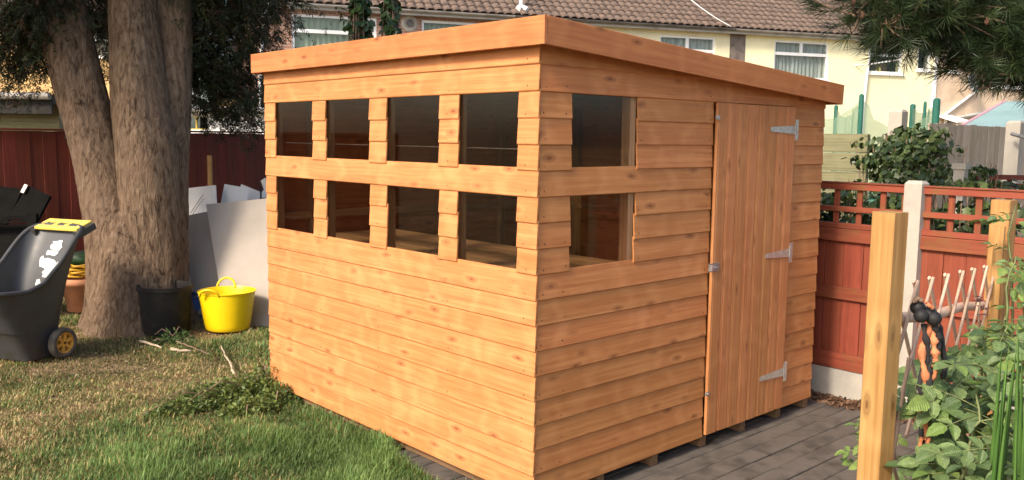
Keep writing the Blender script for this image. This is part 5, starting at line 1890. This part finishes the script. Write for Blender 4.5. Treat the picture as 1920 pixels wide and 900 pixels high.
def net(a, b, sag):
    mb = MB()
    n_ = 14
    vs = []
    for i in range(n_ + 1):
        f_ = i / n_
        q_ = a.lerp(b, f_)
        zt = q_.z - .05 - sag * 4 * f_ * (1 - f_)
        for j in range(5):
            vs.append((q_.x + .03 * math.sin(i * 2.1 + j), q_.y + .03 * math.cos(i * 1.7 + j), zt - (zt - .75) * j / 4))
    mb.add(vs, [(i * 5 + j, (i + 1) * 5 + j, (i + 1) * 5 + j + 1, i * 5 + j + 1) for i in range(n_) for j in range(4)])
    mb.build('net', net_m, tramp, smooth=True, world=True)


net(ptop[0], ptop[2], .42)
net(ptop[1], ptop[0], .12)
net(ptop[2], ptop[4], .25)
net(ptop[3], ptop[2], .2)
for zz, rr_ in ((.8, 1.75),):
    pts_ = [(tcen.x + math.cos(g_) * rr_, tcen.y + math.sin(g_) * rr_, zz) for g_ in np.linspace(0, 2 * math.pi, 33)]
    MB().tube(pts_, .06, 8, False).build('frame_ring', M['tramp'], tramp, smooth=True, world=True)
    MB().lathe([(0.001, 0), (1.7, 0.0), (1.7, -.01), (0.001, -.01)], 32).build('jump_mat', M['blackplastic'], tramp, (tcen.x, tcen.y, .79), world=True)

# gazebo canopy at the right edge
gzb = thing('gazebo', 'teal canvas gazebo with a pink edge behind the grey-brown fence', 'gazebo', at(1930, 420, 10.5))
a, b, c_, d_ = at(1800, 238, 9.6), at(2080, 246, 9.2), at(2080, 185, 10.9), at(1884, 190, 11.2)
MB().slab([a, b, c_, d_], .03).build('canopy', M['canvas'], gzb, world=True)
MB().slab([d_, c_, at(2050, 250, 12.6), at(1880, 246, 12.8)], .03).build('canopy', M['canvas'], gzb, world=True)
MB().tube([a, d_], .018, 8).build('pink_edge', M['pink'], gzb, world=True)
for px, dd in ((1808, 9.65), (2070, 9.3), (1890, 12.6), (2045, 12.4)):
    q = at(px, 250, dd)
    MB().tube([(q.x, q.y, GZ), (q.x, q.y, q.z)], .03, 8).build('leg', M['upvc'], gzb, world=True)

# two slim leafy columns rising behind the shed roof
for px, w_, dd, lab in ((676, 17, 8.0, 'wider leafy green column rising behind the shed roof'), (734, 14, 8.1, 'narrower leafy green column rising behind the shed roof')):
    q = at(px, 72, dd)
    k_ = dd / FPX
    blobs = []
    z_ = .4
    while z_ < 4.2:
        wv2 = w_ * k_ * (1.15 if z_ < 2.6 else max(.35, 1.15 - (z_ - 2.6) * .9))
        blobs.append((Vector((q.x + r_.uniform(-.02, .02), q.y + r_.uniform(-.02, .02), z_)), wv2, wv2, .16, 130))
        z_ += .2
    t = ivy('leafy_column', lab, blobs, 'shrub', .062, (0.018, 0.042, 0.014), (0.060, 0.11, 0.03))
    t['group'] = 'leafy columns behind the shed'

# ================================================================== THE PINE
pbase = at(2330, 260, 6.6)
pine = thing('pine_tree', 'long-needled pine whose dark branches hang in from the top right', 'tree', (pbase.x, pbase.y, GZ))
ptrunk = [(Vector((pbase.x, pbase.y, GZ - .05)), .17), (Vector((pbase.x, pbase.y, 1.2)), .15), (Vector((pbase.x - .05, pbase.y + .03, 2.4)), .135), (Vector((pbase.x - .1, pbase.y + .05, 4.0)), .10), (Vector((pbase.x - .1, pbase.y, 5.6)), .06), (Vector((pbase.x, pbase.y, 7)), .02)]
vs, fs = stem_rings(ptrunk, 28, 80, 4.4)
MB().add(vs, fs).build('trunk', M['bark'], pine, smooth=True, world=True)
nv_, nf_ = [], []
for i in range(46):
    # needles all round a short shoot along +X
    g_ = i * 2.399
    x0 = r_.uniform(-.15, .55)
    tilt = r_.uniform(.35, 1.25)
    L = r_.uniform(.75, 1.1)
    d_ = Vector((math.cos(tilt), math.sin(tilt) * math.cos(g_), math.sin(tilt) * math.sin(g_)))
    sd = d_.orthogonal().normalized() * .013
    p0 = Vector((x0, 0, 0))
    n_ = len(nv_)
    nv_ += [tuple(p0 - sd), tuple(p0 + sd), tuple(p0 + d_ * L * .6 + sd + Vector((0, 0, -.02))), tuple(p0 + d_ * L + Vector((0, 0, -.06)))]
    nf_ += [(n_, n_ + 1, n_ + 2), (n_, n_ + 2, n_ + 3)]
plimbs = MB()
PT, PD, PS = [], [], []


def pine_branch(base, tips, r0, sag=.20, fmin=.45):
    for tgt, n_t, spread in tips:
        tgt = Vector(tgt)
        pts_ = []
        for i in range(8):
            f_ = i / 7
            p_ = Vector(base).lerp(tgt, f_) + Vector((0, 0, -sag * (base - tgt).length * (f_ - f_ * f_)))
            p_ += Vector((r_.gauss(0, .012), r_.gauss(0, .012), r_.gauss(0, .012)))
            pts_.append(p_)
        plimbs.tube(pts_, [r0 * (1 - .8 * i / 7) for i in range(8)], 6)
        for _ in range(int(n_t * 1.8)):
            f_ = 1 - abs(r_.gauss(0, .16))
            f_ = max(fmin, min(1, f_))
            u = f_ * 6.99
            i = int(u)
            p_ = pts_[i].lerp(pts_[i + 1], u - i)
            e_ = p_ + Vector((r_.gauss(0, 1), r_.gauss(0, 1), r_.gauss(0, .8))) * spread
            plimbs.tube([p_, p_.lerp(e_, .5) + Vector((0, 0, -.01)), e_], [.006, .005, .004], 5)
            PT.append(tuple(e_))
            dv = (e_ - p_).normalized() + (tgt - Vector(base)).normalized() * .5 + Vector((0, 0, .25))
            PD.append(tuple(dv))
            PS.append(r_.uniform(.09, .14))


pb_ = Vector((pbase.x - .05, pbase.y, 2.6))
pine_branch(pb_ + Vector((0, 0, .5)), [(at(1605, 28, 5.0), 44, .10), (at(1650, 48, 5.0), 44, .10), (at(1690, 28, 5.1), 44, .11), (at(1735, 35, 5.1), 40, .10), (at(1585, 4, 5.1), 22, .09), (at(1720, 0, 5.0), 34, .14), (at(1640, -10, 5.1), 34, .14)], .028)
pine_branch(pb_ + Vector((0, 0, .3)), [(at(1800, -6, 5.2), 30, .09), (at(1860, -4, 5.3), 30, .09), (at(1910, 20, 5.3), 20, .08), (at(1770, 14, 5.2), 18, .07), (at(1940, 10, 5.2), 22, .10)], .028, -.12, .8)
pine_branch(pb_, [(at(1850, 92, 5.2), 42, .10), (at(1905, 85, 5.3), 42, .10), (at(1880, 112, 5.1), 42, .10), (at(1820, 105, 5.1), 22, .07), (at(1790, 118, 5.15), 12, .05), (at(1845, 138, 5.0), 16, .06), (at(1930, 100, 5.2), 26, .12)], .026)
pine_branch(pb_ + Vector((0, 0, .2)), [(at(1755, 95, 5.2), 7, .035), (at(1825, 160, 5.0), 6, .03), (at(1905, 140, 5.1), 12, .06)], .012)
for k in range(46):
    a_ = r_.uniform(0, 6.283)
    z_ = 3.4 + k * .075
    L = max(.5, 2.3 - (z_ - 3.4) * .5)
    bpt = stem_pt(ptrunk, z_)
    pine_branch(bpt, [(bpt + Vector((math.cos(a_) * L, math.sin(a_) * L, .15)), 10, .16)], .022)
plimbs.build('limb', M['bark'], pine, smooth=True, world=True)
n = len(PT)
tip = RNG.uniform(0, 1, (n, 1))
col = np.array((0.016, 0.028, 0.012)) * (1 - tip) + np.array((0.045, 0.070, 0.022)) * tip
put('crown', scatter_mesh('crown', nv_, nf_, np.array(PT), frames_np(np.array(PD)), np.array(PS), col), M['needle'], pine, world=True)
for px, py in ((1617, 30), (1685, 35), (1725, 8), (1850, 42), (1600, 6)):
    c2_ = at(px, py, 4.92)
    MB().tube([c2_ + Vector((0, 0, .026)), c2_ + Vector((.004, 0, .012)), c2_, c2_ - Vector((0, .004, .016))], [.004, .012, .015, .005], 9).build('cone', M['cone'], pine, smooth=True, world=True)


# ================================================================== PLANTS BY THE TRELLIS
def leaf_mesh(name, mat, wide=.30, fold=.10, droop=.16, seg=7):
    mb = MB()
    for i in range(seg + 1):
        f_ = i / seg
        hw = wide * (math.sin(math.pi * f_ ** .8) ** .8 if 0 < f_ < 1 else 0.0)
        tooth = 1.0 + (.07 if i % 2 else -.05)
        z_ = -droop * f_ * f_
        mb.v += [(f_, -hw * tooth, z_ + fold * hw * 1.4), (f_, -hw * .5, z_ + fold * hw * .8), (f_, 0, z_), (f_, hw * .5, z_ + fold * hw * .8), (f_, hw * tooth, z_ + fold * hw * 1.4)]
    for i in range(seg):
        for j in range(4):
            mb.f.append((i * 5 + j, (i + 1) * 5 + j, (i + 1) * 5 + j + 1, i * 5 + j + 1))
    m_ = mb.mesh(name, True)
    m_.materials.append(mat)
    return m_


ROSE = [leaf_mesh('leaf', M['rose'], .30, .25, .14), leaf_mesh('leaf', M['rose'], .34, .10, .24), leaf_mesh('leaf', M['rose'], .27, .4, .05)]
YOUNG = [leaf_mesh('leaf', M['rosey'], .27, .3, .12), leaf_mesh('leaf', M['rosey'], .31, .15, .22)]


def put_leaf(meshes, p_, d_, upd, size, parent):
    x = Vector(d_).normalized()
    z = Vector(upd)
    z = (z - x * z.dot(x)).normalized()
    y = z.cross(x)
    R = Matrix((x, y, z)).transposed().to_4x4()
    mw = Matrix.Translation(p_) @ R @ Matrix.Scale(size, 4)
    o = bpy.data.objects.new('leaf', r_.choice(meshes))
    C.objects.link(o)
    o.parent = parent
    o.matrix_basis = WM[parent.name].inverted() @ mw
    return o


def spray_of_leaves(meshes, p_, d_, size, parent, stems, n_l=5):
    """one compound leaf: a stalk with paired leaflets and one at the end"""
    d_ = Vector(d_).normalized()
    toc = (CAM - p_).normalized()
    upd = Vector((0, 0, .8)) + toc * r_.uniform(.1, .9) + Vector((r_.gauss(0, .35), r_.gauss(0, .35), 0))
    side = d_.cross(upd).normalized()
    L = size * 1.9
    e_ = p_ + d_ * L + Vector((0, 0, -.12 * L))
    stems.tube([p_, p_.lerp(e_, .5) + Vector((0, 0, .03 * L)), e_], [.0022, .0018, .0012], 5)
    put_leaf(meshes, e_, d_ + Vector((0, 0, -.2)), upd, size * r_.uniform(1.0, 1.25), parent)
    for k_ in range((n_l - 1) // 2):
        f_ = .82 - k_ * .42
        q_ = p_.lerp(e_, f_)
        for sg in (-1, 1):
            put_leaf(meshes, q_, d_ * .55 + side * sg + Vector((0, 0, r_.uniform(-.35, .1))), upd + side * sg * .25, size * r_.uniform(.75, 1.05), parent)


def rose_bush(label, base, canes, meshes, size, per, name='rose_bush', cat='shrub'):
    """canes: [[points...]] in world space; leaves along the upper part of each"""
    t = thing(name, label, cat, base, 'plants by the lath trellis')
    stems = MB()
    for pts_ in canes:
        pts_ = [Vector(q_) for q_ in pts_]
        fine = []
        for a, b in zip(pts_[:-1], pts_[1:]):
            for k_ in range(4):
                fine.append(a.lerp(b, k_ / 4) + Vector((r_.gauss(0, .004), r_.gauss(0, .004), 0)))
        fine.append(pts_[-1])
        stems.tube(fine, [.0065 * (1 - .6 * i / len(fine)) for i in range(len(fine))], 6)
        for k_ in range(per):
            f_ = r_.uniform(0.0, 1.0)
            i = min(4 + int(f_ * (len(fine) - 5)), len(fine) - 2)
            p_ = fine[i]
            a_ = r_.uniform(0, 6.283)
            toc = (CAM - p_)
            d_ = Vector((math.cos(a_), math.sin(a_), r_.uniform(-.35, .25))) + toc.normalized() * .45
            spray_of_leaves(meshes, p_, d_, size * r_.uniform(.75, 1.2), t, stems)
    stems.build('stem', M['greenstem'], t, smooth=True, world=True)
    return t


def gcane(*pix):
    """cane through picture points (px, py, depth), rooted in the bed below the first"""
    pts_ = [at(*q_) for q_ in pix]
    return [Vector((pts_[0].x, pts_[0].y, GZ))] + pts_


rose_bush('rose bush with broad dark green leaves filling the right foreground', (at(1840, 880, 2.75).x, at(1840, 880, 2.75).y, GZ),
          [gcane((1810, 880, 2.9), (1800, 780, 2.9), (1790, 730, 2.95), (1795, 690, 2.95)),
           gcane((1830, 880, 2.9), (1830, 780, 2.9), (1845, 690, 3.0), (1838, 660, 3.0)),
           gcane((1850, 900, 2.7), (1870, 780, 2.7), (1850, 700, 2.65), (1825, 680, 2.6)),
           gcane((1820, 900, 2.6), (1800, 840, 2.6), (1790, 760, 2.6), (1800, 700, 2.7)),
           gcane((1870, 900, 2.8), (1890, 720, 2.9), (1875, 660, 3.0), (1890, 610, 3.0)),
           gcane((1785, 900, 2.95), (1780, 830, 3.0), (1775, 760, 3.05), (1780, 700, 3.1)),
           gcane((1730, 900, 3.05), (1722, 840, 3.1), (1724, 770, 3.15), (1735, 720, 3.2)),
           gcane((1800, 900, 2.5), (1815, 850, 2.5), (1835, 790, 2.5), (1830, 740, 2.55)),
           gcane((1890, 900, 2.9), (1905, 800, 2.9), (1915, 690, 3.0), (1905, 610, 3.1)),
           gcane((1840, 900, 3.1), (1850, 800, 3.1), (1815, 740, 3.1), (1800, 690, 3.1))],
          ROSE + YOUNG[:1], .066, 12)
rose_bush('low rose shoots with large leaves in the bottom right corner', (at(1880, 900, 2.3).x, at(1880, 900, 2.3).y, GZ),
          [gcane((1850, 930, 2.35), (1855, 870, 2.35), (1870, 830, 2.35)), gcane((1880, 940, 2.3), (1885, 880, 2.3), (1875, 845, 2.25)), gcane((1740, 940, 2.8), (1715, 890, 2.8), (1705, 860, 2.8)), gcane((1800, 940, 2.5), (1800, 910, 2.5), (1810, 880, 2.5))],
          ROSE, .060, 6)
rose_bush('leafy climber beside the far timber post at the right edge', (at(1905, 700, 3.6).x, at(1905, 700, 3.6).y, GZ),
          [gcane((1900, 640, 3.6), (1895, 500, 3.6), (1890, 440, 3.6), (1905, 385, 3.6)), gcane((1925, 640, 3.5), (1915, 520, 3.5), (1930, 400, 3.5)), gcane((1890, 620, 3.3), (1885, 540, 3.3), (1905, 480, 3.3)), gcane((1890, 660, 3.3), (1880, 620, 3.3), (1888, 590, 3.3))],
          YOUNG + ROSE[:1], .054, 9)
rose_bush('young pale green rose shoot left of the near timber post', (at(1632, 880, 3.0).x, at(1632, 880, 3.0).y, GZ),
          [gcane((1650, 860, 3.05), (1640, 800, 3.0), (1615, 748, 2.95)), gcane((1655, 860, 3.05), (1645, 810, 3.0), (1625, 770, 2.9))], YOUNG, .034, 5)
rose_bush('small pale green shoot at the foot of the near timber post', (at(1625, 900, 2.75).x, at(1625, 900, 2.75).y, GZ),
          [gcane((1650, 930, 2.75), (1630, 880, 2.75), (1605, 872, 2.75)), gcane((1650, 930, 2.75), (1640, 850, 2.75), (1618, 838, 2.75))], YOUNG, .030, 4)

# iris: long upright blades
iris = thing('iris_clump', 'tall upright green iris blades at the right edge', 'iris', (at(1900, 900, 2.15).x, at(1900, 900, 2.15).y, GZ), 'plants by the lath trellis')
for i, (px, py, dd, lean) in enumerate(((1893, 640, 2.5, -6), (1905, 600, 2.5, 3), (1912, 660, 2.45, 10), (1884, 700, 2.45, -14), (1899, 690, 2.4, 0), (1918, 720, 2.4, 16), (1888, 770, 2.4, -10), (1908, 640, 2.55, -2), (1926, 640, 2.45, 12), (1902, 770, 2.35, 4), (1935, 700, 2.4, 20), (1880, 640, 2.6, -4))):
    tp_ = at(px + 2, py, dd - .3)
    bs = at(1900 + lean * .5, 900, dd - .3)
    bs = Vector((bs.x, bs.y, GZ))
    mb = MB()
    n_ = 10
    sd = RT.copy()
    sd.z = 0
    sd = (sd + Vector((r_.gauss(0, .15), r_.gauss(0, .15), 0))).normalized()
    for k in range(n_ + 1):
        f_ = k / n_
        c2_ = bs.lerp(tp_, f_) + sd * .02 * math.sin(f_ * 3) * (1 if lean > 0 else -1)
        hw = .0135 * (1 - f_ ** 3)
        nrm = sd.cross(Vector((0, 0, 1))) * .0018
        mb.v += [tuple(c2_ - sd * hw), tuple(c2_ + nrm), tuple(c2_ + sd * hw), tuple(c2_ - nrm)]
    for k in range(n_):
        for j in range(4):
            j2 = (j + 1) % 4
            mb.f.append((k * 4 + j, k * 4 + j2, (k + 1) * 4 + j2, (k + 1) * 4 + j))
    mb.build('blade', M['iris'], iris, smooth=True, world=True)
# dark bare stems and a purple shoot low in the bed
q = at(1838, 560, 3.2)
t = thing('purple_shoot', 'small purple-leaved shoot poking through the trellis', 'shrub', (q.x, q.y, GZ), 'plants by the lath trellis')
M['purple'] = leaf_obj_mat('purple_leaf', (0.06, 0.012, 0.02), (0.14, 0.03, 0.045))
PUR = [leaf_mesh('leaf', M['purple'], .2, .2, .1)]
st_ = MB().tube([(q.x, q.y, GZ), q - Vector((0, 0, .2)), q], [.004, .003, .002], 5)
st_.build('stem', M['twig'], t, world=True)
for k in range(9):
    a_ = k * 2.4
    put_leaf(PUR, at(1838 + r_.uniform(-12, 12), 570 + r_.uniform(-12, 20), 3.2), (math.cos(a_), math.sin(a_), .2), (0, 0, 1), .04, t)
